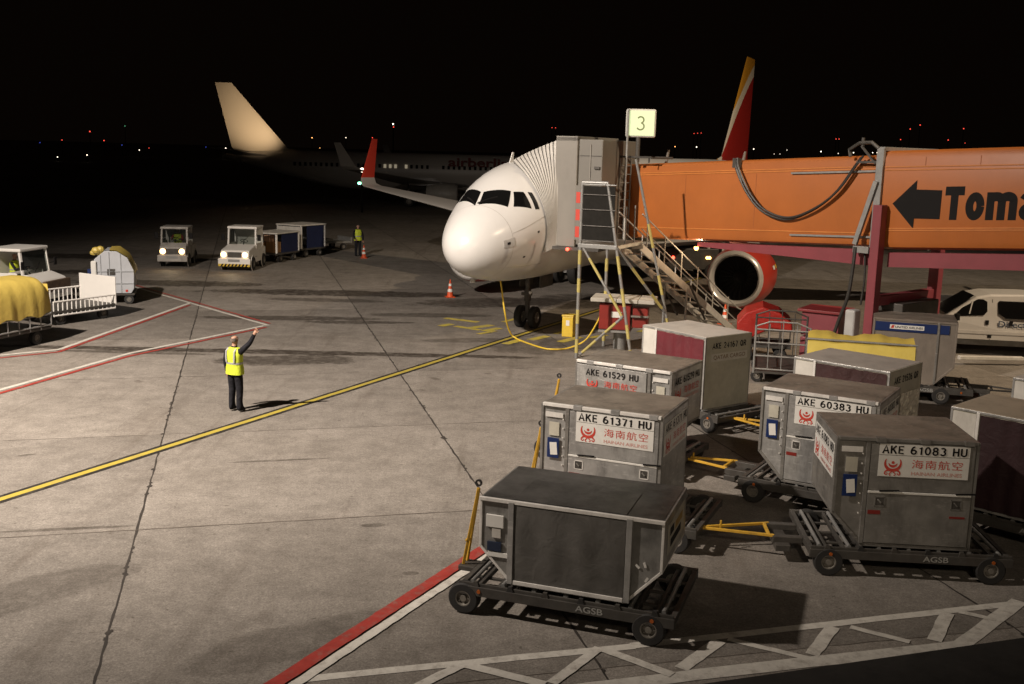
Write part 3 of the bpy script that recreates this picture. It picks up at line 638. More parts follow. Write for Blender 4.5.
def make_curtain_uld(loc, rz, label, code=None, second=None, group='curtain sided freight containers', curt=None, roofm=None):
    t = thing('curtain_container', label, 'container', loc, rz, group)
    h = 1.63; ov = .45; poly = uld_profile(True, False, h, ov)
    MB().prism(poly, .02, 1.51).build('shell', OFFW, t)
    edge_bars([(x + (.02 if x <= 0 else -.02), z + (.02 if z < .1 else -.02)) for x, z in poly], .02, 1.51, .04).build('edge_frame', ALU, t, bevel=.004)
    MB().bx(-ov + .02, 1.54, .03, 1.50, h, h + .008).build('roof_sheet', roofm or ROOF_W, t)
    m = MB(); nx, nz = 24, 12; vs = []
    for j in range(nz + 1):
        for i in range(nx + 1):
            x = .05 + 1.46 * i / nx; z = .05 + (h - .1) * j / nz
            vs.append((x, -.012 - .018 * sin(i * 1.35 + .4 * sin(j * .8)) * sin(pi * i / nx), z))
    m.add(vs, [(j * (nx + 1) + i, j * (nx + 1) + i + 1, (j + 1) * (nx + 1) + i + 1, (j + 1) * (nx + 1) + i) for j in range(nz) for i in range(nx)])
    c = m.build('curtain', curt or CURT_M, t, smooth=True)
    MB().bx(-ov + .03, -.03, .008, .018, .95, h - .06).build('upper_panel', WHITE_W, t)
    MB().bx(-ov + .03, -.03, .006, .018, .55, .93).build('lower_panel', CURT_M, t)
    MB().bx(-.02, .03, -.01, .02, .03, h - .02).build('door_post', ALU_B, t, bevel=.004)
    if code:
        stroke_text(code, BLACK, t, (1.566, .78, 1.42), 1.1, .135, (0, 1, 0), name='registration_lettering')
        if second:
            MB().bx(1.558, 1.564, .2, 1.4, 1.06, 1.24).build('worn_label', WHITE_W, t)
            letter(second, mat('worn_brown_print', (.25, .17, .1), .7, 0, .3, 20), t, (1.568, .8, 1.15), 1.05, .11, (0, 1, 0), bold=.01, name='label_lettering')
    return t

def off(loc, rz, x, y, z=0.0):
    return (loc[0] + x * cos(rz) - y * sin(rz), loc[1] + x * sin(rz) + y * cos(rz), loc[2] + z)
DECK = .451
POSE = {}
def base_of(tl, deg, left=True):
    a = R(deg); return (tl[0] + (.45 * cos(a) if left else 0), tl[1] + (.45 * sin(a) if left else 0), 0.0), a
POSE['A'] = base_of((4.75, 14.87), -4.6); POSE['B'] = base_of((.50, 16.52), -23.5)
POSE['C'] = ((.05, 13.06, 0), R(-19.0)); POSE['D'] = base_of((1.25, 20.18), -31.0, False)
POSE['E'] = ((4.28 - 1.56 * cos(R(-53)), 23.05 - 1.56 * sin(R(-53)), 0), R(-53)); POSE['F'] = base_of((4.40, 18.12), -31.4)
POSE['G'] = base_of((5.73, 21.11), -43.0); POSE['J'] = base_of((7.26, 17.02), -46.0)
POSE['K'] = base_of((9.45, 19.55), -46.0); POSE['I'] = base_of((9.24, 26.81), -18.0, False)

dolly_up = make_dolly('container_dolly', 'nearest dark steel dolly, under the squat curtain-fronted container, tow bar folded upright', True, x0=-.68, x1=2.2, wheel_x=(-.60, 1.88))
dolly_down = make_dolly('container_dolly', 'dark steel dolly under the container marked AKE 61083, yellow tow bar lowered', False, x0=-.74, wheel_x=(-.46, 1.85))
dolly_right = make_dolly('container_dolly', 'dark dolly under the blue striped grey container by the van, tow bar on the right', False, x0=-.45, x1=2.5, wheel_x=(-.1, 1.75), bar_at=1, barm=STEEL_D)
def set_pose(o, k): o.location = POSE[k][0]; o.rotation_euler = (0, 0, POSE[k][1])
set_pose(dolly_up, 'C'); set_pose(dolly_down, 'A'); set_pose(dolly_right, 'I')
for k, src, lab in (('B', dolly_up, 'dark steel dolly under the container marked AKE 61371, tow bar upright on its left'),
                    ('D', dolly_up, 'dark steel dolly hidden under the container marked AKE 61529, tow bar upright'),
                    ('E', dolly_down, 'dark steel dolly under the off-white container marked AKE 24167 QR'),
                    ('F', dolly_down, 'dark steel dolly under the container marked AKE 60383, yellow tow bar lowered'),
                    ('G', dolly_down, 'dark steel dolly under the foil-ended maroon curtain container behind AKE 60383'),
                    ('J', dolly_down, 'dark steel dolly under the shaded maroon curtain container at the right edge'),
                    ('K', dolly_down, 'dark steel dolly under the farther pale roofed container at the right edge')):
    copy_thing(src, POSE[k][0], POSE[k][1], lab)

def P(k): return off(POSE[k][0], 0, 0, 0, DECK)
make_ake(P('A'), POSE['A'][1], 'dull brownish metal freight container marked AKE 61083 HU in front at right', 'AKE 61083 HU', bodym=ALU_D, railm=ALU_D)
make_ake(P('B'), POSE['B'][1], 'silver metal freight container marked AKE 61371 HU behind the squat curtain-fronted one', 'AKE 61371 HU')
make_ake(P('D'), POSE['D'][1], 'silver metal freight container marked AKE 61529 HU without white plate', 'AKE 61529 HU', side='right', plain=True)
make_ake(P('F'), POSE['F'][1], 'silver metal freight container marked AKE 60383 HU behind the dull brownish one', 'AKE 60383 HU')
make_curtain_uld(P('E'), POSE['E'][1], 'white roofed maroon curtain container with off-white end marked AKE 24167 QR', 'AKE 24167 QR', 'QATAR CARGO')
t = make_curtain_uld(P('G'), POSE['G'][1], 'dark curtain container with shiny foil on its end, just behind AKE 60383', 'AKE 21526 QR', None, curt=mat('dark_curtain', (.05, .02, .02), .6, 0, .2, 3, wrinkle=.3), roofm=mat('grey_container_roof', (.36, .34, .31), .55, 0, .15, 2, 0, .3))
f = MB(); nx, nz = 16, 22; vs = []
random.seed(3)
for j in range(nz + 1):
    for i in range(nx + 1):
        vs.append((1.585 + random.uniform(-.014, .014), .55 + .9 * i / nx, .08 + 1.05 * j / nz))
f.add(vs, [(j * (nx + 1) + i, j * (nx + 1) + i + 1, (j + 1) * (nx + 1) + i + 1, (j + 1) * (nx + 1) + i) for j in range(nz) for i in range(nx)])
f.build('foil_cover', mat('crumpled_foil', (.78, .74, .64), .25, .3, .1, 3), t)
make_curtain_uld(P('J'), POSE['J'][1], 'shaded maroon curtain container with white corner panel at right edge', None, None, curt=mat('shade_painted_maroon_curtain', (.026, .008, .010), .7, 0, .2, 2, wrinkle=.3), roofm=mat('tan_container_roof', (.40, .34, .26), .6, 0, .12, 2, 0, .3))  # near-black curtain colour paints in the shadow of the container in front
make_curtain_uld(P('K'), POSE['K'][1], 'pale roofed container cut off by the right edge, behind the shaded one', None, None)

# squat container with overhangs on both sides
t = thing('freight_container', 'squat dark metal container with charcoal curtain front, nearest the viewer', 'container', P('C'), POSE['C'][1], 'airline freight containers')
h, ov = 1.14, .44
poly = uld_profile(True, True, h, ov, .50)
MB().prism(poly, .02, 1.51).build('shell', ALU_DARK, t)
edge_bars([(x + (.02 if x <= 0 else -.02), z + (.02 if z < .1 else -.02)) for x, z in poly], .02, 1.51, .034).build('edge_frame', ALU_B, t, bevel=.004)
DARK_ROOF = mat('shiny_dark_roof', (.10, .097, .092), .30, .4, .6, 2.0, .08, .7, (.02, .018, .016))
rf = MB().bx(-ov + .03, 1.56 + ov - .03, .03, 1.50, h, h + .007).build('roof_sheet', DARK_ROOF, t)
MB().bx(.0, 1.50, .06, .95, h + .008, h + .016).build('roof_flap', DARK_ROOF, rf, bevel=.003)
MB().bx(-ov, 1.56 + ov, -.014, .03, h - .035, h + .012).build('top_rail', ALU_B, t, bevel=.004)
MB().bx(.05, 1.51, -.02, .0, .02, .075).build('bottom_rail', ALU_B, t, bevel=.004)
m = MB(); nx, nz = 28, 16; vs = []
for j in range(nz + 1):
    for i in range(nx + 1):
        x = .05 + 1.46 * i / nx; z = .08 + (h - .13) * j / nz
        vs.append((x, -.004 - .022 * sin(pi * i / nx) ** .5 * sin(pi * j / nz) * (1 + .45 * sin(i * .75 + .12 * j) + .25 * sin(i * .33 - j * .35)), z))
m.add(vs, [(j * (nx + 1) + i, j * (nx + 1) + i + 1, (j + 1) * (nx + 1) + i + 1, (j + 1) * (nx + 1) + i) for j in range(nz) for i in range(nx)])
m.build('curtain', CURT_D, t, smooth=True)
for x in (.0, 1.56):
    MB().bx(x - .038, x + .038, -.022, .02, .02, h - .01).build('door_post', ALU, t, bevel=.005)
pk = MB().bx(-.34, -.10, -.016, .012, .76, .93).build('document_pouch', PAPER, t, bevel=.006)
MB().bx(-.26, -.14, -.006, .012, .62, .75).build('paper_slip', WHITE_W, t)
MB().bx(-.32, -.13, -.012, .012, .44, .56).build('label_holder', mat('dark_blue_plastic', (.02, .03, .06), .4), t)
MB().bx(-.31, -.04, -.006, .012, .36, .42).build('notice_sticker', PAPER, t)
for a, z, r in ((1.68, .52, 40), (1.77, .55, 70), (1.80, .36, -60)):
    MB().box((a, .006, z), (.065, .006, .03), 0, Matrix.Rotation(R(r), 3, 'Y')).build('torn_sticker', PAPER, t)
lb = MB().bx(2.0, 2.006, .25, 1.35, .62, 1.02).build('end_label', OFFW, t)
for k, (a, b, z) in enumerate(((.35, .6, .9), (.7, 1.2, .88), (.4, 1.1, .74))): MB().bx(2.006, 2.009, a, b, z - .05, z + .05).build('worn_print', mat('ochre_print', (.45, .28, .05), .6) if k == 1 else BLACK, lb)

# grey container with the blue stripe
t = thing('freight_container', 'grey metal container with blue stripe reading UNITED AIRLINES, by the crimson column', 'container', off(POSE['I'][0], 0, 0, 0, DECK), POSE['I'][1], 'airline freight containers')
h, ov = 1.63, .45
poly = uld_profile(False, True, h, ov)
GI = mat('brownish_grey_metal', (.25, .215, .18), .5, .25, .15, 2, .04, .4)
MB().prism(poly, .02, 1.51).build('shell', GI, t)
edge_bars([(x + (.02 if x <= 0 else -.02), z + (.02 if z < .1 else -.02)) for x, z in poly], .02, 1.51, .045).build('edge_frame', GI, t, bevel=.004)
MB().bx(0.02, 1.98, .03, 1.50, h, h + .008).build('roof_sheet', ROOF, t)
MB().bx(1.54, 1.59, -.012, .02, .03, h - .02).build('door_post', ALU_D, t, bevel=.004)
for a, b in ((.05, 1.53), (1.60, 1.82)):
    st = MB().bx(a, b, -.004, .01, 1.32, 1.55).build('blue_stripe', BLUE, t)
    if a < 1:
        w = MB().bx(.40, 1.22, -.008, -.003, 1.38, 1.49).build('name_plate', PAPER, st)
        letter('UNITED AIRLINES', BLACK, w, (.86, -.0095, 1.435), .66, .058, bold=.02, name='name_lettering')
        MB().prism([(.42, 1.40), (.49, 1.40), (.51, 1.475), (.45, 1.475)], -.0095, -.0075).build('red_mark', LOGO_RED, w)


# ------------------------------------------------------------------ aircraft
def pch(X, Y, x):
    n = len(X); d = [(Y[i + 1] - Y[i]) / (X[i + 1] - X[i]) for i in range(n - 1)]; m = [0] * n
    m[0] = d[0]; m[-1] = d[-1]
    for i in range(1, n - 1): m[i] = 0 if d[i - 1] * d[i] <= 0 else 2 * d[i - 1] * d[i] / (d[i - 1] + d[i])
    i = 0
    while i < n - 2 and x > X[i + 1]: i += 1
    h = X[i + 1] - X[i]; t = (x - X[i]) / h
    return (1 + 2 * t) * (1 - t) ** 2 * Y[i] + t * (1 - t) ** 2 * h * m[i] + t * t * (3 - 2 * t) * Y[i + 1] + t * t * (t - 1) * h * m[i + 1]
FX = [0, .06, .2, .45, .8, 1.2, 1.7, 2.2, 2.7, 3.2, 3.8, 4.5, 5.5, 6.5, 24, 27, 30, 33, 36, 37.5]
FT = [3.10, 3.37, 3.62, 3.87, 4.13, 4.38, 4.68, 4.99, 5.27, 5.48, 5.65, 5.77, 5.86, 5.88, 5.88, 5.88, 5.86, 5.72, 5.45, 5.22]
FB = [3.10, 2.85, 2.60, 2.38, 2.21, 2.09, 1.99, 1.92, 1.87, 1.84, 1.81, 1.79, 1.78, 1.78, 1.78, 2.15, 2.85, 3.65, 4.45, 4.82]
FH = [0, .30, .56, .82, 1.05, 1.25, 1.44, 1.58, 1.69, 1.77, 1.85, 1.91, 1.96, 1.975, 1.975, 1.92, 1.62, 1.18, .62, .24]
def FS(x, th, off=0.0):
    t, b, h = pch(FX, FT, x), pch(FX, FB, x), pch(FX, FH, x)
    return Vector((x, (h + off) * sin(th), (t + b) / 2 + ((t - b) / 2 + off) * cos(th)))
def fuselage_mb(sx=1.0, sr=1.0, zc=3.83, dz=0.0, n=56):
    xs = [0.002, .02, .06, .12, .2, .3, .45, .6, .8, 1, 1.2, 1.45, 1.7, 1.95, 2.2, 2.45, 2.7, 2.95, 3.2, 3.5, 3.8, 4.15, 4.5, 5, 5.5, 6, 6.5, 10, 15, 20, 24, 25, 26, 27, 28, 29, 30, 31, 32, 33, 34, 35, 36, 37, 37.5]
    rings = []
    for x in xs:
        rings.append([Vector((x * sx, FS(x, 2 * pi * k / n).y * sr, zc + dz + (FS(x, 2 * pi * k / n).z - zc) * sr)) for k in range(n)])
    return MB().loft(rings)
def foil(le, ch, t, up, n=9):
    """aerofoil ring: leading edge point, chord along +x, thickness along vector up"""
    up = Vector(up); pts = []
    f = lambda s: t * 2.6 * (0.2969 * math.sqrt(s) - 0.126 * s - 0.3516 * s * s + 0.2843 * s ** 3 - 0.1036 * s ** 4) * ch
    ss = [0.5 * (1 - cos(pi * i / n)) for i in range(n + 1)]
    for s in ss: pts.append(Vector(le) + Vector((s * ch, 0, 0)) + up * f(s))
    for s in reversed(ss[1:-1]): pts.append(Vector(le) + Vector((s * ch, 0, 0)) - up * f(s))
    return pts
def wing_mb(sec, side):
    return MB().loft([foil((x, y * side, z), c, t, (0, 0, 1)) for (x, y, z, c, t) in sec])
def patch(c4, off, n=8, off0=0.0):
    """slightly raised shell over the fuselage between four (x, theta) corners"""
    m = MB(); vs = []
    def at(i, j, o):
        u, v = i / n, j / n
        a = [(1 - u) * (1 - v) * c4[0][k] + u * (1 - v) * c4[1][k] + u * v * c4[2][k] + (1 - u) * v * c4[3][k] for k in (0, 1)]
        return FS(a[0], a[1], o)
    for j in range(n + 1):
        for i in range(n + 1): vs.append(at(i, j, off))
    m.add(vs, [(j * (n + 1) + i, j * (n + 1) + i + 1, (j + 1) * (n + 1) + i + 1, (j + 1) * (n + 1) + i) for j in range(n) for i in range(n)])
    bd = [(i, 0) for i in range(n)] + [(n, j) for j in range(n)] + [(i, n) for i in range(n, 0, -1)] + [(0, j) for j in range(n, 0, -1)]
    vs = [at(i, j, off) for i, j in bd] + [at(i, j, off0) for i, j in bd]; k = len(bd)
    m.add(vs, [(i, (i + 1) % k, (i + 1) % k + k, i + k) for i in range(k)])
    return m
def fin_material():
    m = bpy.data.materials.new('fin_paint_red_white_gold'); m.use_nodes = True
    nt = m.node_tree; N = nt.nodes; L = nt.links; b = N['Principled BSDF']; b.inputs['Roughness'].default_value = .35
    tc = N.new('ShaderNodeTexCoord'); sp = N.new('ShaderNodeSeparateXYZ'); L.new(tc.outputs['Object'], sp.inputs[0])
    def mt(op, a, c, d=None):
        n = N.new('ShaderNodeMath'); n.operation = op
        for i, v in enumerate((a, c, d)):
            if v is None: continue
            if isinstance(v, (int, float)): n.inputs[i].default_value = v
            else: L.new(v, n.inputs[i])
        return n.outputs[0]
    u = mt('SUBTRACT', sp.outputs[0], 30.3); cur = mt('MULTIPLY_ADD', mt('MULTIPLY', u, u), -0.045, mt('MULTIPLY_ADD', u, 1.02, 6.05))
    d = mt('MULTIPLY_ADD', mt('SUBTRACT', sp.outputs[2], cur), 0.25, 0.5)
    r = N.new('ShaderNodeValToRGB'); r.color_ramp.interpolation = 'CONSTANT'; e = r.color_ramp.elements
    e[0].position = 0; e[0].color = (.36, .022, .018, 1); e[1].position = .5; e[1].color = (.72, .66, .56, 1)
    q = e.new(.665); q.color = (.62, .30, .03, 1)
    L.new(d, r.inputs[0]); L.new(r.outputs[0], b.inputs['Base Color']); return m
NAC_IN = mat('black_intake', (.012, .011, .010), .7, 0, .1)
def engine(parent, x, y, z, s, cowl, marks=False, length=1.0):
    e = MB().lathe((x, y, z), (1, 0, 0), [(.12 * s, 1.04 * s), (.3 * s, 1.11 * s), (.7 * s, 1.17 * s), (1.3 * s, 1.20 * s), (2.1 * s, 1.15 * s), (2.9 * s, 1.0 * s), (3.3 * s * length, .88 * s), (3.3 * s * length, .70 * s), (2.8 * s, .66 * s)], 44).build('engine', cowl, parent, smooth=True)
    MB().lathe((x, y, z), (1, 0, 0), [(.34 * s, .84 * s), (.16 * s, .85 * s), (.05 * s, .885 * s), (0, .94 * s), (.03 * s, 1.0 * s), (.12 * s, 1.043 * s), (.16 * s, 1.06 * s)], 44).build('intake_lip', CHROME, e, smooth=True)
    MB().lathe((x, y, z), (1, 0, 0), [(.33 * s, .842 * s), (1.0 * s, .86 * s), (1.02 * s, .3 * s), (1.02 * s, .001)], 36).build('intake_duct', NAC_IN, e, smooth=True)
    sp = MB().lathe((x, y, z), (1, 0, 0), [(.55 * s, .001), (.7 * s, .12 * s), (1.0 * s, .28 * s)], 20).build('spinner', NAC_IN, e, smooth=True)
    fb = MB()
    for k in range(24):
        a = 2 * pi * k / 24; c, q = cos(a), sin(a)
        fb.add([(x + .9 * s, y + .27 * s * c, z + .27 * s * q), (x + .98 * s, y + .27 * s * cos(a + .12), z + .27 * s * sin(a + .12)), (x + 1.0 * s, y + .84 * s * cos(a + .2), z + .84 * s * sin(a + .2)), (x + .86 * s, y + .84 * s * c, z + .84 * s * q)], [(0, 1, 2, 3)])
    fb.build('fan', mat('dark_fan_metal', (.008, .008, .008), .6, .1, .1), e)
    MB().lathe((x, y, z), (1, 0, 0), [(2.6 * s, .62 * s), (3.6 * s, .5 * s), (4.3 * s, .25 * s), (4.9 * s, .02)], 24).build('exhaust_cone', STEEL_D, e, smooth=True)
    MB().loft([foil((x + 1.2 * s, y, z + .9 * s), 4.2 * s, .08, (0, 1, 0)), foil((x + 2.6 * s, y, z + 1.75 * s), 3.6 * s, .08, (0, 1, 0))]).build('pylon', PLANE_G, e, smooth=True)
    return e

AX, AY, AZ = -1.65, 31.80, R(64.8)
jet = thing('airliner', 'white narrow body airliner with red winglet, parked nose-on at the jet bridge', 'airliner', (AX, AY, 0), AZ)
fuselage_mb().build('fuselage', PLANE_W, jet, smooth=True)
port = [[(2.10, -.02), (2.10, -.43), (1.545, -.635), (1.20, .0)], [(2.13, -.49), (2.36, -.64), (2.20, -1.0), (1.70, -.725)], [(2.48, -.70), (2.59, -.76), (2.49, -1.10), (2.34, -1.065)]]
port[0][0] = (1.80, .095)
star = [[(1.83, .17), (2.34, .66), (1.86, .77), (1.15, .085)], [(2.40, .72), (2.60, .85), (2.44, 1.12), (1.98, .86)], [(2.66, .90), (2.75, .95), (2.66, 1.22), (2.52, 1.19)]]
for c4 in port + star:
    patch(c4, .014).build('cockpit_window', DGLASS, jet, smooth=True)
    w = bpy.context.scene.objects
patch([(.84, -1.39), (1.22, -1.39), (1.22, -1.62), (.84, -1.62)], .008).build('static_port_plate', mat('pale_grey_marking', (.50, .49, .47), .4), jet, smooth=True)
patch([(.955, -1.475), (1.06, -1.475), (1.06, -1.545), (.955, -1.545)], .012).build('static_port', BLACK, jet, smooth=True)
for xa, xb in ((1.16, 1.172),):
    m = MB(); k_ = 72; vs = [FS(x, 2 * pi * k / k_, .004) for x in (xa, xb) for k in range(k_)]
    m.add(vs, [(k, (k + 1) % k_, k_ + (k + 1) % k_, k_ + k) for k in range(k_)]).build('radome_seam', mat('panel_seam_grey', (.45, .43, .40), .5), jet, smooth=True)
for th in (-2.25, 2.25, -1.28):
    patch([(1.2, th), (3.0, th), (3.0, th + .008), (1.2, th + .006)], .004, 14).build('panel_line', mat('panel_seam_grey', (.45, .43, .40)), jet)
for c4 in ([(1.24, .03), (1.66, -.30), (1.67, -.275), (1.25, .055)], [(1.20, .13), (1.70, .48), (1.71, .455), (1.21, .10)]):
    patch(c4, .035, 6).build('wiper', BLACK, jet)
patch([(2.2, -1.48), (2.28, -1.48), (2.28, -1.52), (2.2, -1.52)], .01).build('sensor_vane', STEEL_D, jet)
patch([(1.7, -1.95), (1.78, -1.95), (1.78, -1.99), (1.7, -1.99)], .01).build('sensor_vane', STEEL_D, jet)
# wings with winglets
WS = [(11.4, 1.6, 2.55, 7.6, .13), (14.6, 6.4, 2.95, 4.9, .11), (19.75, 16.4, 4.0, 1.75, .10)]
for s in (1, -1):
    w = wing_mb(WS, s).build('wing', PLANE_G, jet, smooth=True)
    MB().loft([foil((19.75, 16.4 * s, 4.0), 1.75, .10, (0, 0, 1)), foil((20.1, 16.8 * s, 4.12), 1.5, .09, (0, -.5 * s, .85)), foil((20.5, 17.05 * s, 4.42), 1.3, .08, (0, -.9 * s, .3))]).build('wing_tip', PLANE_G, w, smooth=True)
    MB().loft([foil((20.5, 17.05 * s, 4.42), 1.3, .08, (0, -.95 * s, .2)), foil((22.1, 17.4 * s, 6.5), .55, .07, (0, -1 * s, .1))]).build('winglet', COWL, w, smooth=True)
    MB().lathe((20.0, 16.85 * s, 4.14), (1, 0, 0), [(-.08, .001), (-.06, .05), (0, .07), (.1, .07)], 10).build('position_lamp', glow('lit_green_lamp', (.25, 1, .55), 6) if s > 0 else TAIL_R, w)
    engine(jet, 10.9, 5.75 * s if s < 0 else 5.42, 1.56 if s < 0 else 1.72, 1.0, COWL)
    MB().loft([foil((32.6, .5 * s, 4.7), 3.6, .1, (0, 0, 1)), foil((35.6, 6.2 * s, 5.3), 1.4, .09, (0, 0, 1))]).build('tailplane', PLANE_G, jet, smooth=True)
    mg = MB().cyl((17.7, 3.8 * s, 2.6), (17.7, 3.8 * s, .5), .13, 12).build('main_gear', STEEL_G, jet)
    for d in (-.45, .45): add_wheel(mg, (17.7, 3.8 * s + d, .58), .58, .4)
MB().loft([foil((28.6, 0, 5.75), 8.0, .045, (0, 1, 0)), foil((30.3, 0, 6.05), 6.1, .085, (0, 1, 0)), foil((34.8, 0, 11.76), 2.05, .085, (0, 1, 0))]).build('fin', fin_material(), jet, smooth=True)
# small marks on the visible engine cowling
for x, z, w, m in ((12.2, 1.95, .30, PAPER), (12.62, 1.98, .16, YEL_B)):
    a = [(x, z - .07), (x + w, z - .07), (x + w, z + .07), (x, z + .07)]
    def onc(x, z): return (x, -5.75 - math.sqrt(max(0, 1.215 ** 2 - (z - 1.56) ** 2)), z)
    MB().add([onc(*p) for p in a], [(0, 1, 2, 3)]).build('cowl_marking', m, jet)
ng = MB().cyl((5.02, 0, 2.0), (5.07, 0, .36), .085, 12).cyl((5.05, 0, 1.35), (5.05, 0, .95), .12, 12).bar((5.05, .05, 1.7), (4.2, .05, 2.0), .07).cyl((5.07, -.32, .38), (5.07, .32, .38), .05, 8)
ng.bar((5.0, -.18, 1.2), (4.95, .18, 1.2), .12, .1)
ng = ng.build('nose_gear', STEEL_D, jet)
for y in (-.26, .26): add_wheel(ng, (5.07, y, .385), .385, .22)
for y in (-.38, .38): MB().bx(5.2, 6.3, y - .015, y + .015, 1.4, 1.85).build('gear_door', STEEL_D, ng)
MB().lathe((4.93, -.16, 1.25), (-1, 0, 0), [(0, .05), (.03, .05), (.03, .001)], 10).build('taxi_lamp', CHROME, ng)
MB().lathe((1.95, .55, 1.97), (0, 0, -1), [(0, .09), (.12, .09), (.14, .001)], 10).build('service_panel', PLANE_W, jet)
MB().prism([(3.9, 5.6), (4.2, 5.6), (4.25, 6.0), (4.15, 6.0)], .28, .31).build('antenna', PLANE_W, jet)

# ------------------------------------------------------------------ distant white airliner with a lit fin
def far_airliner(loc, rz, label):
    t = thing('airliner', label, 'airliner', loc, rz)
    S = 39.5 / 37.5
    fuselage_mb(S, .96, 3.83, -.25).build('fuselage', mat('far_aircraft_white', (.50, .47, .43), .4, 0, .03, .3), t, smooth=True)
    MB().loft([foil((29.2, 0, 5.3), 9.0, .04, (0, 1, 0)), foil((32.5, 0, 5.7), 6.0, .085, (0, 1, 0)), foil((38.4, 0, 12.4), 1.75, .085, (0, 1, 0))]).build('fin', mat('far_fin_white', (.72, .66, .55), .5, 0, .02, .3), t, smooth=True)
    for s in (1, -1):
        w = wing_mb([(13.0, 1.5, 2.3, 7.2, .12), (16.6, 6.2, 2.75, 4.6, .11), (22.2, 16.6, 4.0, 1.6, .10)], s).build('wing', PLANE_G, t, smooth=True)
        MB().loft([foil((22.2, 16.6 * s, 4.0), 1.6, .1, (0, 0, 1)), foil((22.7, 17.0 * s, 4.3), 1.35, .09, (0, -.8 * s, .5)), foil((24.0, 17.5 * s, 6.4), .6, .08, (0, -1 * s, .1))]).build('winglet', mat('far_aircraft_white', (.62, .58, .52)), w, smooth=True)
        engine(t, 14.0, 5.0 * s, 1.5, .92, mat('far_cowl_white', (.5, .48, .44), .4), length=1.05)
        MB().loft([foil((34.2, .5 * s, 4.9), 3.8, .1, (0, 0, 1)), foil((37.6, 7.0 * s, 5.6), 1.4, .09, (0, 0, 1))]).build('tailplane', PLANE_G, t, smooth=True)
        g = MB().cyl((19.2, 2.9 * s, 2.4), (19.2, 2.9 * s, .5), .12, 10).build('main_gear', STEEL_D, t); add_wheel(g, (19.2, 2.9 * s, .56), .56, .6)
    g = MB().cyl((4.2, 0, 2.2), (4.2, 0, .35), .08, 10).build('nose_gear', STEEL_D, t); add_wheel(g, (4.2, 0, .34), .34, .5)
    wm = None
    for i in range(46):
        x = 6.2 + i * .56
        lit = i in (24, 26, 27, 28)
        if i in (18, 19, 25): continue
        if wm is None:
            pass
        MB().bx(-.13, .13, -.02, .02, -.19, .19).build('cabin_window', glow('lit_cabin_window', (1, .85, .6), .22) if lit else BLACK, t, loc=(x, 1.885, 4.15))
    letter('airberlin', mat('faint_red_livery', (.16, .03, .028), .5), t, (12.0, 1.93, 4.75), 6.4, 1.0, (-1, 0, 0), (0, -.33, .95), bold=.02, name='livery_lettering')
    d = bpy.data.lights.new('fin_lamp', 'SPOT'); d.energy = 3000; d.spot_size = R(62); d.spot_blend = 1; d.color = (1.0, .70, .42); d.shadow_soft_size = .1
    o = bpy.data.objects.new('fin_lamp', d); COL.objects.link(o); o.parent = t; o.location = (33.0, 7.6, 4.9)
    o.rotation_euler = (Vector((36.0, 0, 9.2)) - Vector((33.0, 7.6, 4.9))).to_track_quat('-Z', 'Y').to_euler()
    return t
far_airliner((8.0, 115, 0), R(180), 'distant dim airliner with a warmly lit plain fin, far left')

# ------------------------------------------------------------------ jet bridge
BX, BY, BA = 3.70, 34.80, R(-48.08)
bridge = thing('jet_bridge', 'orange jet bridge with black arrow, docked at the white airliner', 'jet bridge', (BX, BY, 0), BA)
def w2b(p):
    dx, dy = p[0] - BX, p[1] - BY; return Vector((dx * cos(BA) + dy * sin(BA), -dx * sin(BA) + dy * cos(BA), p[2]))
def a2b(p):
    return w2b((AX + p[0] * cos(AZ) - p[1] * sin(AZ), AY + p[0] * sin(AZ) + p[1] * cos(AZ), p[2]))
def tunnel_mb(x0, x1, y0, y1, zb, zt, ch=.16):
    rings = []
    for x in (x0, x1):
        b, t = zb(x), zt(x); r = []
        for (y, z, sy, sz) in ((y0, b, 1, 1), (y1, b, -1, 1), (y1, t, -1, -1), (y0, t, 1, -1)):
            pts = [(x, y, z + sz * ch), (x, y + sy * ch * .3, z + sz * ch * .3), (x, y + sy * ch, z)]
            if (sy, sz) in ((-1, 1), (1, -1)): pts.reverse()
            r += [Vector(p) for p in pts]
        rings.append(r)
    return MB().loft(rings)
b1 = lambda x: 3.33 + .050 * x
t1 = lambda x: 5.72 + .053 * x
b2 = lambda x: 3.72 + .074 * (x - 8.9)
t2 = lambda x: 6.29 + .045 * (x - 8.9)
tn = tunnel_mb(-.35, 11.0, 0, 2.5, b1, t1).build('inner_tunnel', ORANGE, bridge, smooth=True)
rl = MB()
def sl(m, x0, x1, f, dz, y, h=.05, d=.03): m.bar((x0, y - d / 2, f(x0) + dz), (x1, y - d / 2, f(x1) + dz), d, h)
for dz, f in ((-.30, t1), (-.36, t1), (.36, b1)):
    m = MB(); sl(m, .15, 8.8, f, dz, 0, .03, .02); m.build('side_rail', mat('orange_trim', (.58, .21, .05), .45), tn)
for x in (2.3, 4.9): MB().bx(x - .01, x + .01, -.006, .01, b1(x) + .42, t1(x) - .4).build('panel_seam', mat('panel_seam_orange', (.34, .105, .025), .6), tn)  # thin darker orange strips drawn as panel joints
for x0_, x1_, f, dz in ((6.1, 8.7, t1, -.42), (6.2, 8.8, b1, .26)):
    m = MB(); sl(m, x0_, x1_, f, dz, -.02, .05, .05); m.build('cable_rail', STEEL_G, tn)
on = tunnel_mb(8.85, 22.0, -.15, 2.65, b2, t2, .2).build('outer_tunnel', ORANGE, bridge, smooth=True)
for dz, f in ((-.42, t2), (-.5, t2), (.5, b2), (.55, b2)):
    m = MB(); sl(m, 9.0, 21.9, f, dz, -.15, .025, .02); m.build('side_rail', mat('orange_trim', (.58, .21, .05)), on)
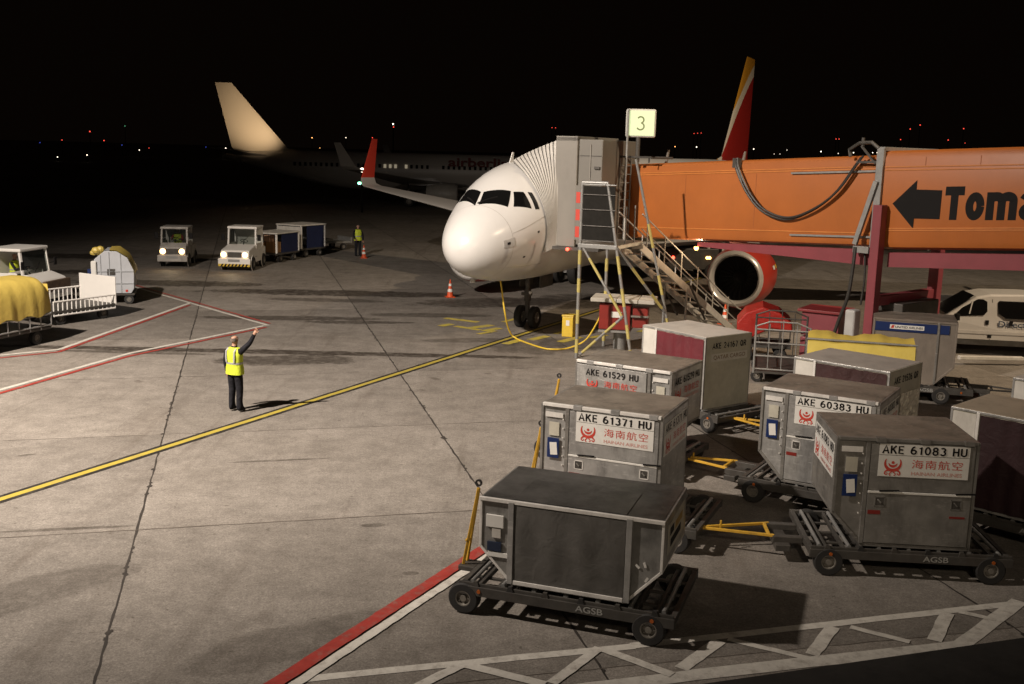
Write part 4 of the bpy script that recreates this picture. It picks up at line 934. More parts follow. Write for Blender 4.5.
for x in (10.1, 11.5, 13.0, 14.5, 16, 17.5, 19): MB().bx(x - .01, x + .01, -.155, -.14, t2(x) - .40, t2(x) - .18).build('panel_seam', MATS['panel_seam_orange'], on)
ar = MB().prism([(9.30, 4.945), (9.92, 5.57), (9.92, 5.335), (10.60, 5.345), (10.60, 4.625), (9.92, 4.60), (9.92, 4.34)], -.165, -.151).build('arrow', BLACK, on)
# end frame of the outer tunnel with strut, motor foot and cable bracket
fr = MB(); fr.bx(8.78, 8.98, -.24, -.14, b2(8.9) - .05, t2(8.9) + .06); fr.bx(8.78, 8.98, -.2, 2.7, t2(8.9) + .0, t2(8.9) + .1); fr.bx(8.78, 8.98, -.2, 2.7, b2(8.9) - .15, b2(8.9) - .02)
fr.build('end_frame', STEEL_G, bridge, bevel=.01)
MB().bar((8.85, -.27, 5.5), (8.38, -.27, 3.82), .10, .12).build('strut', STEEL_G, bridge)
MB().bx(8.34, 8.8, -.3, -.16, 3.6, 3.78).build('strut_foot', STEEL_G, bridge, bevel=.01)
br = MB().tube([(8.8, -.2, 6.35), (8.6, -.22, 6.5), (8.25, -.22, 6.48), (7.95, -.2, 6.3), (8.0, -.2, 6.12)], .05, 8)
br.bar((8.85, -.2, 6.0), (8.2, -.2, 5.98), .06).bar((8.3, -.2, 6.4), (8.75, -.2, 5.95), .05).bx(8.3, 8.36, -.22, -.16, 6.4, 6.62)
br.build('cable_bracket', STEEL_D, bridge)
def cable(name, pts, r, m=CABLE, par=None, n=40):
    pts = [Vector(p) for p in pts]; out = []
    P = [2 * pts[0] - pts[1]] + pts + [2 * pts[-1] - pts[-2]]
    for i in range(1, len(P) - 2):
        for k in range(8):
            t = k / 8; a, b, c, d = P[i - 1], P[i], P[i + 1], P[i + 2]
            out.append(.5 * ((2 * b) + (c - a) * t + (2 * a - 5 * b + 4 * c - d) * t * t + (3 * b - a - 3 * c + d) * t ** 3))
    out.append(pts[-1])
    return MB().tube(out, r, 8).build(name, m, par, smooth=True)
lp = [(4.2, -.1, 5.95), (4.3, -.12, 5.6), (4.75, -.14, 4.95), (5.3, -.14, 4.5), (6.1, -.14, 4.33), (6.9, -.14, 4.62), (7.6, -.14, 5.15), (8.1, -.14, 5.85), (8.3, -.18, 6.1)]
cable('hanging_cable', lp, .035, par=bridge)
cable('hanging_cable', [(x + .1, y - .06, z + .06) for x, y, z in lp], .032, par=bridge)
MB().bx(4.12, 4.34, -.14, .01, 5.72, 6.0).build('cable_clamp', STEEL_D, bridge)
cable('drop_cable', [(8.42, -.3, 3.75), (8.42, -.34, 3.2), (8.35, -.36, 2.4), (8.1, -.36, 1.6), (7.95, -.36, .9), (8.1, -.36, .4)], .05, par=bridge)
cable('drop_cable', [(8.6, -.1, 3.6), (8.65, -.1, 2.9), (8.6, -.1, 2.2)], .03, par=bridge)
# crimson support column and underframe
MB().bx(8.95, 9.20, -.5, -.2, 0.0, 4.9).build('column', PINK, bridge, bevel=.015)
MB().bx(9.0, 9.3, 2.72, 3.0, 0.0, 3.9).build('column', PINK, bridge, bevel=.015)
MB().bx(8.95, 9.22, -.2, 2.72, 2.25, 2.5).build('cross_beam', PINK, bridge, bevel=.01)
MB().bx(8.6, 9.6, .3, 2.3, .25, 2.3).build('wheel_carriage', STEEL_D, bridge, bevel=.03)
for y in (.0, 2.55): add_wheel(bridge, (9.1, y, .5), .5, .35)
bmz = lambda x: b1(x) - .03
MB().add([(2.9, -.02, 3.42), (8.9, -.02, 3.70), (8.9, -.02, 3.26), (2.9, -.02, 3.30), (2.9, .2, 3.42), (8.9, .2, 3.70), (8.9, .2, 3.26), (2.9, .2, 3.30)], [(0, 3, 2, 1), (4, 5, 6, 7), (0, 1, 5, 4), (1, 2, 6, 5), (2, 3, 7, 6), (3, 0, 4, 7)]).build('underframe_beam', PINK, bridge)
MB().add([(9.24, -.05, 3.66), (22, -.05, 4.62), (22, -.05, 4.2), (9.24, -.05, 3.28), (9.24, .2, 3.66), (22, .2, 4.62), (22, .2, 4.2), (9.24, .2, 3.28)], [(0, 3, 2, 1), (4, 5, 6, 7), (0, 1, 5, 4), (1, 2, 6, 5), (2, 3, 7, 6), (3, 0, 4, 7)]).build('underframe_beam', PINK, bridge)
MB().bx(3.2, 5.2, 1.2, 1.5, 3.25, 3.42).build('underframe_beam', PINK, bridge)
MB().bx(8.45, 8.75, -.62, -.28, .9, 2.1).build('control_cabinet', mat('pale_grey_cabinet', (.45, .45, .44), .45), bridge, bevel=.06, seg=3)
# cab in front of the door, built on the aircraft's axes
def cabbox(x0, x1, y0, y1, z0, z1):
    m = MB(); vs = [a2b(p) for p in ((x0, y0, z0), (x1, y0, z0), (x1, y1, z0), (x0, y1, z0), (x0, y0, z1), (x1, y0, z1), (x1, y1, z1), (x0, y1, z1))]
    return m.add(vs, [(0, 3, 2, 1), (4, 5, 6, 7), (0, 1, 5, 4), (1, 2, 6, 5), (2, 3, 7, 6), (3, 0, 4, 7)])
cabm = cabbox(2.95, 6.45, -3.35, -2.05, 3.18, 6.45).build('cab', CAB_G, bridge, bevel=.03)
cabbox(2.85, 3.07, -2.55, -1.82, 3.12, 6.52).build('front_post', mat('pale_cab_trim', (.235, .22, .195), .5, 0, .05, 1.5, 0, .15), cabm, bevel=.02)
cabbox(6.35, 6.55, -2.55, -1.82, 3.12, 6.52).build('front_post', MATS['pale_cab_trim'], cabm, bevel=.02)
cabbox(2.85, 6.55, -2.55, -1.82, 6.38, 6.54).build('front_lintel', MATS['pale_cab_trim'], cabm, bevel=.02)
for z in (5.95, 4.6): cabbox(2.935, 2.96, -3.32, -2.55, z - .012, z + .012).build('panel_seam', STEEL_D, cabm)
cabbox(2.92, 2.96, -2.97, -2.94, 3.3, 6.3).build('panel_seam', MATS['pale_cab_trim'], cabm)
cabbox(2.89, 2.97, -3.28, -3.1, 5.55, 5.63).build('cab_handle', STEEL_D, cabm)
cabbox(2.75, 6.6, -3.4, -1.8, 3.02, 3.12).build('cab_floor', STEEL_D, cabm)
MB().tube([a2b((2.78, -1.76, 3.06)), a2b((6.6, -1.85, 3.06))], .09, 12).build('door_bumper', mat('pale_bumper', (.55, .53, .48), .6), cabm, smooth=True)
MB().lathe(a2b((2.7, -2.4, 3.05)), a2b((2, -2.6, 3.05)) - a2b((3, -2.6, 3.05)), [(0, .05), (.05, .05), (.07, .001)], 10).build('warning_lamp', TAIL_R, cabm)
lmp = MB().lathe((2.9, -.06, 3.28), (0, 0, -1), [(0, .07), (.05, .07), (.10, .04), (.11, .001)], 12).build('service_lamp', WARM_L, bridge, smooth=True)
d = bpy.data.lights.new('service_lamp_light', 'POINT'); d.energy = 50; d.color = (1.0, .72, .42); d.shadow_soft_size = .06
o = bpy.data.objects.new('service_lamp_light', d); COL.objects.link(o); o.parent = bridge; o.location = (2.5, .55, 3.0)
# round vestibule joining cab and tunnel
MB().lathe(w2b((4.35, 35.9, 3.2)), (0, 0, 1), [(0, .001), (0, .8), (2.45, .8), (2.45, .001)], 32).build('vestibule', mat('dark_green_cladding', (.07, .075, .055), .5, 0, .1, 2), bridge, smooth=True)
# folded bellows between cab front and fuselage
def lerp(a, b, t): return a * (1 - t) + b * t
NB, NS = 44, 13; rings = []; cols = []
steps = []
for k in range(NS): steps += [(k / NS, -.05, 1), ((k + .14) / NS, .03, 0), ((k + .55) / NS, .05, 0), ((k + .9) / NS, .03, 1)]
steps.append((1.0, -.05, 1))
for s, dd, c_ in steps:
    r = []
    for i in range(NB + 1):
        u = i / NB
        if u < .36: v = u / .36; A = FS(2.68 + 1.04 * v ** 4, -1.95 + 1.98 * v, .03); B = Vector((2.95, -1.95, 3.16 + 3.22 * v))
        elif u < .64: v = (u - .36) / .28; A = FS(3.72 + 2.3 * v, .03, .03); B = Vector((2.95 + 3.45 * v, -1.95, 6.38))
        else: v = (u - .64) / .36; A = FS(6.02 + .6 * (1 - (1 - v) ** 2), .03 - 1.98 * v, .03); B = Vector((6.40, -1.95, 6.38 - 3.22 * v))
        q = A.lerp(B, s); o = Vector((q.x - 5.0, 0, q.z - 4.3)); o.normalize()
        r.append(a2b(q + o * (dd + .05 + .05 * sin(pi * s))))
    rings.append(r); cols.append(c_)
bl = MB()
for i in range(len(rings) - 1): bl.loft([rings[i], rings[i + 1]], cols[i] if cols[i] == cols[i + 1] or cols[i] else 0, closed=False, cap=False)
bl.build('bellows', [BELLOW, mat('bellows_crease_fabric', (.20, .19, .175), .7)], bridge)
# ladder at the tunnel mouth
ld = MB(); 
for y in (-.55, -.05): ld.cyl((.05, y, 3.3), (.05, y, 5.9), .025, 8)
for k in range(9): ld.cyl((.05, -.55, 3.5 + k * .27), (.05, -.05, 3.5 + k * .27), .018, 6)
ld.build('ladder', STEEL_G, bridge)
rf = MB()
for x in (-.1, 1.2): rf.cyl((x, -.5, 5.78), (x, -.5, 5.95), .025, 6)
rf.bar((-.2, -.5, 5.95), (1.3, -.5, 5.95), .06).bar((-.2, .5, 5.95), (1.3, .5, 5.95), .06).bar((-.2, -.5, 5.93), (-.2, .5, 5.93), .05).bar((1.3, -.5, 5.93), (1.3, .5, 5.93), .05)
rf.build('roof_walkway', STEEL_D, bridge)
for x in (.6, 3.6): MB().prism([(x, 5.6), (x + .12, 5.6), (x + .2, 6.2), (x + .15, 6.2)], .9, .95).build('roof_spike', CAB_G, bridge)

# gate number sign
sg = thing('gate_sign', 'backlit square sign showing the number 3 on tall poles', 'sign', (3.87, 34.0, 0), R(-6))
SZ = 7.0
MB().bx(-.47, .47, .0, .16, SZ - .44, SZ + .44).build('sign_case', mat('sign_frame_white', (.62, .61, .56), .5), sg, bevel=.06, seg=3)
fc = MB().bx(-.42, .42, -.012, .0, SZ - .385, SZ + .385).build('sign_face', SIGN_L, sg, bevel=.01)
MB().cyl((-.06, .08, 5.8), (-.06, .08, SZ - .43), .07, 12).build('pole', STEEL_D, sg)
MB().cyl((-.40, -.06, 3.35), (-.40, -.06, SZ + .42), .035, 10).build('pole', STEEL_G, sg)
stroke_text('3', mat('sign_numeral_dark', (.22, .25, .12), .6), fc, (0, -.016, SZ), .27, .46, (1, 0, 0), w=.10, name='numeral')
stroke_text('Toma', BLACK, on, (11.84, -.1525, 5.09), 2.30, .82, (1, 0, .06), w=.27, name='lettering', gap=.07)


# ------------------------------------------------------------------ service stair and platform in front of the cab
def striped(a, b, r, bands, name, par):
    """grey pole with pale yellow bands at fractions along it"""
    m = MB(); a = Vector(a); b = Vector(b)
    m.cyl(a, b, r, 10)
    for f0, f1 in bands: m.cyl(a.lerp(b, f0), a.lerp(b, f1), r * 1.07, 10, 1)
    return m.build(name, [STEEL_G, PALE_Y], par, smooth=True)
SA = R(64.8)
st = thing('service_platform', 'striped pole service platform with dark screen beside the jet bridge cab', 'platform', (1.93, 31.1, 0), SA)
# local x runs aft along the aircraft, local y to the left of the picture; the platform spans y -1.5..0 and x 0..2.3
bands = [(.02, .14), (.27, .38), (.52, .65)]
PT = 3.42
striped((0, 0, 0), (0, 0, 5.2), .052, [(.03, .11), (.2, .28), (.38, .46), (.54, .62)], 'leg', st)
striped((0, -.78, 5.2), (0, -1.75, 0), .045, [(.40, .50), (.58, .68), (.78, .86), (.92, .98)], 'leg', st)
striped((2.3, 0, 0), (2.3, 0, PT), .05, [(.05, .2), (.4, .52), (.7, .82)], 'leg', st)
striped((1.0, -1.25, 5.9), (1.9, -2.45, 0), .04, [(.32, .44), (.58, .68), (.8, .9)], 'leg', st)
striped((0, -.05, PT - .05), (0, -1.4, 1.35), .04, [(.18, .48), (.68, .98)], 'brace', st)
striped((0, -.12, .12), (0, -1.4, 1.35), .04, [(.05, .38), (.6, .85)], 'brace', st)
striped((0, -1.15, 3.35), (1.6, -2.15, 1.4), .04, [(.3, .55), (.72, .95)], 'brace', st)
MB().bx(-.06, 2.3, -1.15, .06, PT - .12, PT).build('platform_deck', STEEL_G, st, bevel=.01)
sc_ = MB().bx(-.01, .02, -1.02, -.05, PT + .12, 5.1).build('screen_panel', mat('dark_mesh_screen', (.02, .019, .017), .8, 0, .2, 6, spec=.1), st)
for z in (PT + .1, 3.95, 4.42, 4.85, 5.14):
    MB().cyl((-.03, 0, z), (-.03, -1.06, z), .018, 8).build('screen_rail', STEEL_D if z < 5 else STEEL_G, sc_)
for y0, y1, z in ((0, -.8, 5.2),): MB().cyl((0, y0, z), (0, y1, z), .05, 10).build('top_rail', STEEL_G, st)
for x in (.8, 1.6): MB().cyl((x, -1.1, PT), (x, -1.1, PT + 1.1), .022, 8).build('railing_post', STEEL_G, st)
MB().bx(.04, .07, .06, .22, PT + .1, 5.1).build('hazard_strip', CAB_G, st)
for z in (3.75, 4.25, 4.75): MB().bx(.036, .074, .07, .20, z - .16, z + .16).build('red_block', RED_S, st)

sr = thing('service_stairs', 'steel service stairs with double handrails descending from the jet bridge', 'stairs', (3.55, 32.75, 0), math.atan2(36.5 - 32.75, 7.45 - 3.55))
LEN, RISE = math.hypot(3.9, 3.75), 3.3
zz = lambda x: RISE * (1 - x / LEN)
for y in (-.45, .45): MB().bar((0, y, RISE - .05), (LEN, y, .02), .06, .22).build('stringer', STEEL_L, sr)
for k in range(13):
    x = LEN * (k + .6) / 13.2; MB().bx(x - .11, x + .11, -.42, .42, zz(x) + .02, zz(x) + .05).build('tread', STEEL_L, sr)
for y in (-.46, .46):
    h = MB().tube([(0, y, RISE + .95), (LEN - .1, y, .95), (LEN + .15, y, .85)], .024, 8).tube([(0, y, RISE + .5), (LEN - .1, y, .5)], .018, 8)
    h.build('handrail', STEEL_L, sr, smooth=True)
    for k in range(6):
        x = LEN * (k + .3) / 6; MB().cyl((x, y, zz(x)), (x, y, zz(x) + .97), .02, 8).build('rail_post', STEEL_L, sr)
    MB().bar((LEN * .45, y * 1.25, zz(LEN * .45) + .1), (LEN * .62, y * 1.25, zz(LEN * .45) - 1.1), .05).build('stay', STEEL_D, sr)
MB().bx(-.5, .05, -.5, .5, RISE - .1, RISE).build('landing', STEEL_D, sr)
for y in (-.45, .45): MB().cyl((LEN * .45, y, zz(LEN * .45)), (LEN * .45, y, .12), .04, 8).build('support_leg', STEEL_G, sr); add_wheel(sr, (LEN * .45, y, .14), .14, .08)

# red cabinet on a pedestal with a slab on top
rc = thing('ground_power_cabinet', 'red metal cabinet with grey slab top on a grey pedestal under the platform', 'cabinet', (3.36, 32.6, 0), R(-12))
MB().cyl((0, 0, 0), (0, 0, .7), .2, 20).build('pedestal', STEEL_G, rc, smooth=True)
MB().bx(-.62, .34, -.45, .45, .70, 1.50).build('cabinet_body', RED_P, rc, bevel=.02)
MB().bx(.40, .86, -.35, .3, .78, 1.40).build('side_box', RED_P, rc, bevel=.02)
MB().bx(.36, .9, -.50, -.25, 1.12, 1.17).build('side_shelf', CAB_G, rc, bevel=.01)
for x0, x1 in ((-.88, -.10), (-.08, .56), (.58, 1.08)): MB().bx(x0, x1, -.62, .6, 1.56, 1.68).build('slab_top', mat('grey_stone_slab', (.42, .40, .35), .7, 0, .1, 3), rc, bevel=.015)
MB().bx(-.25, .08, -.462, -.45, 1.08, 1.26).build('name_label', PAPER, rc)
MB().bx(-.62, .34, -.5, .5, .62, .68).build('cabinet_frame', STEEL_G, rc)
yb = thing('yellow_bollard', 'yellow hydrant marker box standing beside the nose gear', 'bollard', (1.88, 34.85, 0), R(-20))
MB().bx(-.19, .19, -.17, .17, 0, .68).build('box', YEL_B, yb, bevel=.02)
MB().bx(-.21, .21, -.19, .19, .68, .74).build('lid', YEL_B, yb, bevel=.015)
MB().bx(-.05, .07, -.176, -.17, .38, .56).build('label', PAPER, yb)
hz = cable('power_cable', [(-.42, 33.75, 1.93), (-.36, 33.7, 1.55), (-.25, 33.6, .9), (-.1, 33.9, .3), (.15, 33.9, .04), (.9, 32.45, .035), (1.35, 32.2, .035), (1.8, 32.5, .04), (2.3, 32.55, .3), (2.62, 32.5, .85), (2.75, 32.45, 1.2)], .026, YEL_B)
tag(hz, 'yellow power cable looping from the nose to the red cabinet', 'cable')

# ------------------------------------------------------------------ cones
def make_cone(label, loc):
    t = thing('traffic_cone', label, 'cone', loc, .3, 'traffic cones')
    MB().bx(-.19, .19, -.19, .19, 0, .035).build('base', mat('cone_orange', (.62, .085, .02), .55, 0, .1, 6), t, bevel=.01)
    prof = lambda z: .14 - .115 * z / .70
    MB().lathe((0, 0, .03), (0, 0, 1), [(0, prof(0)), (.7, prof(.7)), (.72, .001)], 20).build('cone_body', MATS['cone_orange'], t, smooth=True)
    for a, b in ((.2, .32), (.44, .54)): MB().lathe((0, 0, .03), (0, 0, 1), [(a, prof(a) + .003), (b, prof(b) + .003)], 20).build('reflective_band', PAPER, t, smooth=True)
    return t
cone = make_cone('orange traffic cone with white bands standing left of the airliner nose', (*(-2.62, 43.60), 0))
copy_thing(cone, (*(-8.31, 58.44), 0), .1, 'orange traffic cone at the feet of the distant ramp worker')
copy_thing(cone, (7.75, 38.3, 0), .7, 'orange traffic cone at the foot of the service stairs')

# ------------------------------------------------------------------ crimson kiosk, cage cart, tarpaulin carts behind the containers
kk = thing('equipment_kiosk', 'crimson sheet metal kiosk box with flat roof beside the bridge column', 'kiosk', (9.32, 31.2, 0), R(-33))
MB().bx(-.55, .55, -.55, .55, .9, 1.60).build('upper_box', PINK, kk, bevel=.015)
MB().bx(-.55, .55, -.55, .55, .0, .84).build('lower_box', PINK, kk, bevel=.015)
MB().bx(-.66, .66, -.66, .66, 1.60, 1.68).build('roof_sheet', PINK_D, kk, bevel=.015)
cg = thing('cage_trolley', 'galvanised wire cage trolley between the off-white and yellow-covered loads', 'trolley', (6.55, 28.1, 0), R(-13))
gw, gd = 1.42, 2.2
for y in (0, gd):
    m = MB()
    for x in (0, gw): m.cyl((x, y, .3), (x, y, 1.6), .03, 8)
    for z in (.42, .78, 1.14, 1.5): m.cyl((0, y, z), (gw, y, z), .022, 8)
    for x in (.36, .71, 1.07): m.cyl((x, y, .42), (x, y, 1.55 + .22 * (1 - abs(x - .71) / .71)), .014, 6)
    m.tube([(0, y, 1.58), (.36, y, 1.72), (1.07, y, 1.72), (gw, y, 1.58)], .022, 8)
    m.build('end_grille', STEEL_G if y == 0 else STEEL_D, cg)
for x in (0, gw):
    m = MB()
    for z in (.42, .95): m.cyl((x, 0, z), (x, gd, z), .02, 8)
    for k in range(1, 5): m.cyl((x, gd * k / 5, .42), (x, gd * k / 5, .95), .014, 6)
    m.build('side_grille', STEEL_G, cg)
MB().bx(0, gw, 0, gd, .3, .36).build('floor', STEEL_D, cg)
for x in (.1, gw - .1):
    for y in (.3, gd - .3): add_wheel(cg, (x, y, .17), .17, .1) if False else add_wheel(cg, (x, y, .17), .17, .1)
def tarp_cart(name, label, loc, rz, L, W, z0, z1, m, rail_z=.95, peak=.0, group=None, wr=1.0):
    """flat cart with low rails and a load hidden under a tarpaulin; local x along the cart"""
    t = thing(name, label, 'baggage cart', loc, rz, group)
    f = MB(); f.bx(0, L, 0, W, .42, .5)
    f.build('deck', STEEL_D, t, bevel=.01)
    for y in (0, W):
        r = MB()
        for k in range(int(L / .42) + 1): r.cyl((k * L / int(L / .42), y, .45), (k * L / int(L / .42), y, rail_z + .05), .022, 6)
        for z in (.55, rail_z): r.cyl((0, y, z), (L, y, z), .028, 8)
        r.build('side_rail', STEEL_G, t)
    for x in (.55, L - .55):
        for y in (.12, W - .12): add_wheel(t, (x, y, .21), .21, .15)
    vs = []; nx, ny = 30, 18
    for i in range(nx + 1):
        u = i / nx; x = -.06 + (L + .12) * u
        e = min(1, min(u, 1 - u) / (.07 if wr == 1.0 else .33))
        for j in range(ny + 1):
            a = pi * j / ny; c = cos(a); sn = sin(a)
            y = W / 2 - (W / 2 + .06) * (abs(c) ** .55) * (1 if c > 0 else -1) * (0.86 + .14 * e)
            z = z0 + (z1 - z0) * (sn ** .6) * ((.80 + .2 * e ** .7) if wr == 1.0 else (.45 + .55 * sin(e * pi / 2))) + peak * max(0, 1 - abs(j / ny - .5) * 4)
            w = wr * ((.022 * sin(u * 27 + .5 * j) + .016 * sin(u * 61 - .3 * j)) * (1 - .8 * sn) + .010 * sin(u * 9 + j) * sn)
            vs.append((x, y + w * (1 if c < 0 else -1), z + (.05 * sin(u * 31) if j in (0, ny) else w * .8)))
    MB().add(vs, [(i * (ny + 1) + j, i * (ny + 1) + j + 1, (i + 1) * (ny + 1) + j + 1, (i + 1) * (ny + 1) + j) for i in range(nx) for j in range(ny)]) \
        .add([(-.05, .02, z0), (-.05, W - .02, z0), (-.05, W - .12, z1 * .88), (-.05, .12, z1 * .88)], [(0, 1, 2, 3)]).add([(L + .05, .02, z0), (L + .05, W - .02, z0), (L + .05, W - .12, z1 * .88), (L + .05, .12, z1 * .88)], [(3, 2, 1, 0)]).build('tarpaulin', m, t, smooth=True)
    return t
rt = thing('baggage_cart', 'mesh cart under a peaked shiny red tarpaulin behind the wire cage trolley', 'baggage cart', (6.75, 31.4, 0), R(-12))
MB().prism([(0, .62), (-.02, 1.15), (.22, 1.46), (.72, 1.66), (1.22, 1.50), (1.58, 1.22), (1.62, .95), (1.0, 1.02), (.55, .78), (.3, .62)], 0, 1.5).build('tarpaulin', TARP_R, rt, bevel=.05, seg=3)
MB().bx(0, 1.6, .02, 1.48, .42, .5).build('deck', STEEL_D, rt)
mm_ = MB()
for k in range(6): mm_.cyl((.05 + k * .3, .04, .45), (.05 + k * .3, .04, 1.0), .018, 6)
for z in (.7, .95): mm_.cyl((.02, .04, z), (1.58, .04, z), .018, 6)
mm_.build('side_grille', STEEL_D, rt)
for x in (.3, 1.3):
    for y in (.15, 1.35): add_wheel(rt, (x, y, .2), .2, .14)
hc = thing('baggage_cart', 'gabled cart under a taut yellow tarpaulin behind the foil-ended container', 'baggage cart', (6.75, 23.75, 0), R(-15.5))
m = MB(); Lh = 2.3
def hz_(x): return 1.99 + .018 * sin(x * 6) + .012 * sin(x * 17)
vs = []; nx = 26
for i in range(nx + 1):
    x = -.02 + (Lh + .02) * i / nx
    for (y, z) in ((-.12, 1.42 + .02 * sin(x * 15)), (-.04, 1.60 + .012 * sin(x * 11)), (.10, 1.93 + .012 * sin(x * 9)), (.35, hz_(x)), (.75, hz_(x) + .08 + .03 * sin(x * 5)), (1.15, hz_(x) - .03), (1.4, 1.7)): vs.append((x, y, z))
m.add(vs, [(i * 7 + j, i * 7 + j + 1, (i + 1) * 7 + j + 1, (i + 1) * 7 + j) for i in range(nx) for j in range(6)]).build('tarpaulin', TARP_T, hc, smooth=True)
MB().cyl((-.05, .16, 1.985), (Lh + .05, .16, 1.985), .025, 8).build('edge_rope', STEEL_G, hc)
MB().bx(0, Lh, 0, 1.4, .42, .5).build('deck', STEEL_D, hc)
for x in (0, Lh):
    m = MB()
    for y in (.0, .12, 1.28, 1.4): m.cyl((x, y, .45), (x, y + (.15 if y < .7 else -.15), 1.9), .025, 8)
    for z in (.6, 1.1, 1.6): m.cyl((x, .05, z), (x, 1.35, z), .02, 8)
    m.build('end_frame', STEEL_G, hc)
MB().bx(0, Lh, .02, .05, .5, 1.45).build('side_panel', OFFW, hc)
for x in (.4, Lh - .4):
    for y in (.12, 1.28): add_wheel(hc, (x, y, .21), .21, .15)

# ------------------------------------------------------------------ van
van = thing('passenger_van', 'white passenger van with dark side windows lettered Direct, at right edge', 'van', (12.85, 33.6, 0), R(-9))
VW = 1.9
prof = [(.02, .38), (0, .72), (.06, .92), (.55, 1.10), (.95, 1.20), (1.88, 1.86), (2.3, 1.955), (3.4, 1.985), (4.55, 1.96), (4.74, 1.85), (4.82, 1.1), (4.80, .38)]
m = MB(); n = len(prof); rings = []
for y, ins in ((0.06, .10), (0, .0), (0, .0), (.05, .05)): pass
def vring(y, zmax_in):
    return [Vector((x, y, z)) for x, z in prof]
secs = [(.0, 1.12), (.0, 1.12)]
vs = []
cols = [(.0, 0), (.02, 1), (VW - .02, 1), (VW, 0)]
def vy(z, side):
    t = max(0, (z - 1.12) / .85); ins = .16 * t ** 1.2
    return ins if side == 0 else VW - ins
vs = [(x, vy(z, 0), z) for x, z in prof] + [(x, vy(z, 1), z) for x, z in prof]
m.add(vs, [tuple(range(n)), tuple(range(2 * n - 1, n - 1, -1))] + [(i, i + n, (i + 1) % n + n, (i + 1) % n) for i in range(n)])
vbody = m.build('van_body', mat('van_white', (.62, .60, .57), .3, .1, .04, 1, 0, .2), van, bevel=.07, seg=3)
def vpanel(name, pts, m_, d=.012, par=van):
    q = [Vector((x, vy(z, 0) - d, z)) for x, z in pts] + [Vector((x, vy(z, 0) + .02, z)) for x, z in pts]; k = len(pts)
    return MB().add(q, [tuple(range(k)), tuple(range(2 * k - 1, k - 1, -1))] + [(i, (i + 1) % k, (i + 1) % k + k, i + k) for i in range(k)]).build(name, m_, par)
vpanel('front_window', [(1.18, 1.22), (2.12, 1.30), (2.22, 1.42), (2.20, 1.72), (2.08, 1.79), (1.92, 1.79), (1.45, 1.50)], DGLASS)
vpanel('side_window', [(2.56, 1.36), (2.78, 1.22), (3.75, 1.22), (3.75, 1.76), (2.56, 1.76), (2.52, 1.70)], DGLASS)
vpanel('side_window', [(3.92, 1.24), (4.60, 1.24), (4.55, 1.74), (3.92, 1.76)], DGLASS)
ws = MB().add([(1.02, .12, 1.245), (1.02, VW - .12, 1.245), (1.86, VW - .24, 1.845), (1.86, .24, 1.845)], [(0, 1, 2, 3)])
ws.v = [(x - .035, y, z + .045) for x, y, z in ws.v]; ws.build('windscreen', DGLASS, van)
for x in (2.36, 3.84): vpanel('door_seam', [(x - .008, .5), (x + .008, .5), (x + .008, 1.8), (x - .008, 1.8)], STEEL_D, .004)
vpanel('window_pillar', [(1.66, 1.32), (1.70, 1.32), (1.78, 1.72), (1.74, 1.72)], mat('van_white', (.74, .71, .66)), .016)
vpanel('side_moulding', [(.5, .70), (4.75, .70), (4.75, .80), (.5, .80)], mat('van_white', (.74, .71, .66)), .02)
vpanel('sill', [(1.3, .34), (3.5, .34), (3.5, .52), (1.3, .52)], STEEL_D, .006)
vpanel('fuel_cap', [(2.28, .58), (2.40, .58), (2.40, .68), (2.28, .68)], BLACK, .01)
for x in (2.18, 2.9): vpanel('door_handle', [(x, 1.0), (x + .10, 1.0), (x + .10, 1.14), (x, 1.14)], BLACK, .02)
MB().lathe((1.28, -.12, 1.22), (0, 0, 1), [(-.12, .02), (-.10, .09), (.10, .09), (.12, .02)], 12).build('mirror', BLACK, van, smooth=True)
for x in (.95, 3.95):
    MB().lathe((x, -.005, .36), (0, -1, 0), [(0, .40), (.022, .40), (.022, .001)], 28).build('wheel_well', BLACK, van)
    for y in (.06, VW - .1): add_wheel(van, (x, y, .33), .33, .2)
MB().bx(-.03, .3, .15, .5, .78, .95).build('headlight', CHROME, van, bevel=.03)
MB().bx(-.03, .3, VW - .5, VW - .15, .78, .95).build('headlight', CHROME, van, bevel=.03)
MB().bx(-.05, .25, .05, VW - .05, .36, .6).build('bumper', STEEL_D, van, bevel=.04)
letter('Direct', mat('dark_blue_print', (.03, .05, .09), .5), van, (2.98, vy(1.06, 0) - .012, 1.04), .82, .19, bold=.012)
letter('Airport Shuttle' if False else 'flights', mat('dark_blue_print', (.03, .05, .09)), van, (3.2, -.012, .86), .42, .09) if False else None
# white pipe-like tow bar and chocks on the ground in front of the van
wb = MB().bar((0, 0, .22), (2.0, .1, .22), .16, .12).bar((2.0, .1, .22), (2.5, .3, .12), .08)
wb = wb.build('aircraft_tow_bar', WHITE_W, None, loc=(13.55, 31.6, 0), bevel=.02); tag(wb, 'white aircraft tow bar lying on the ground before the van', 'tow bar')

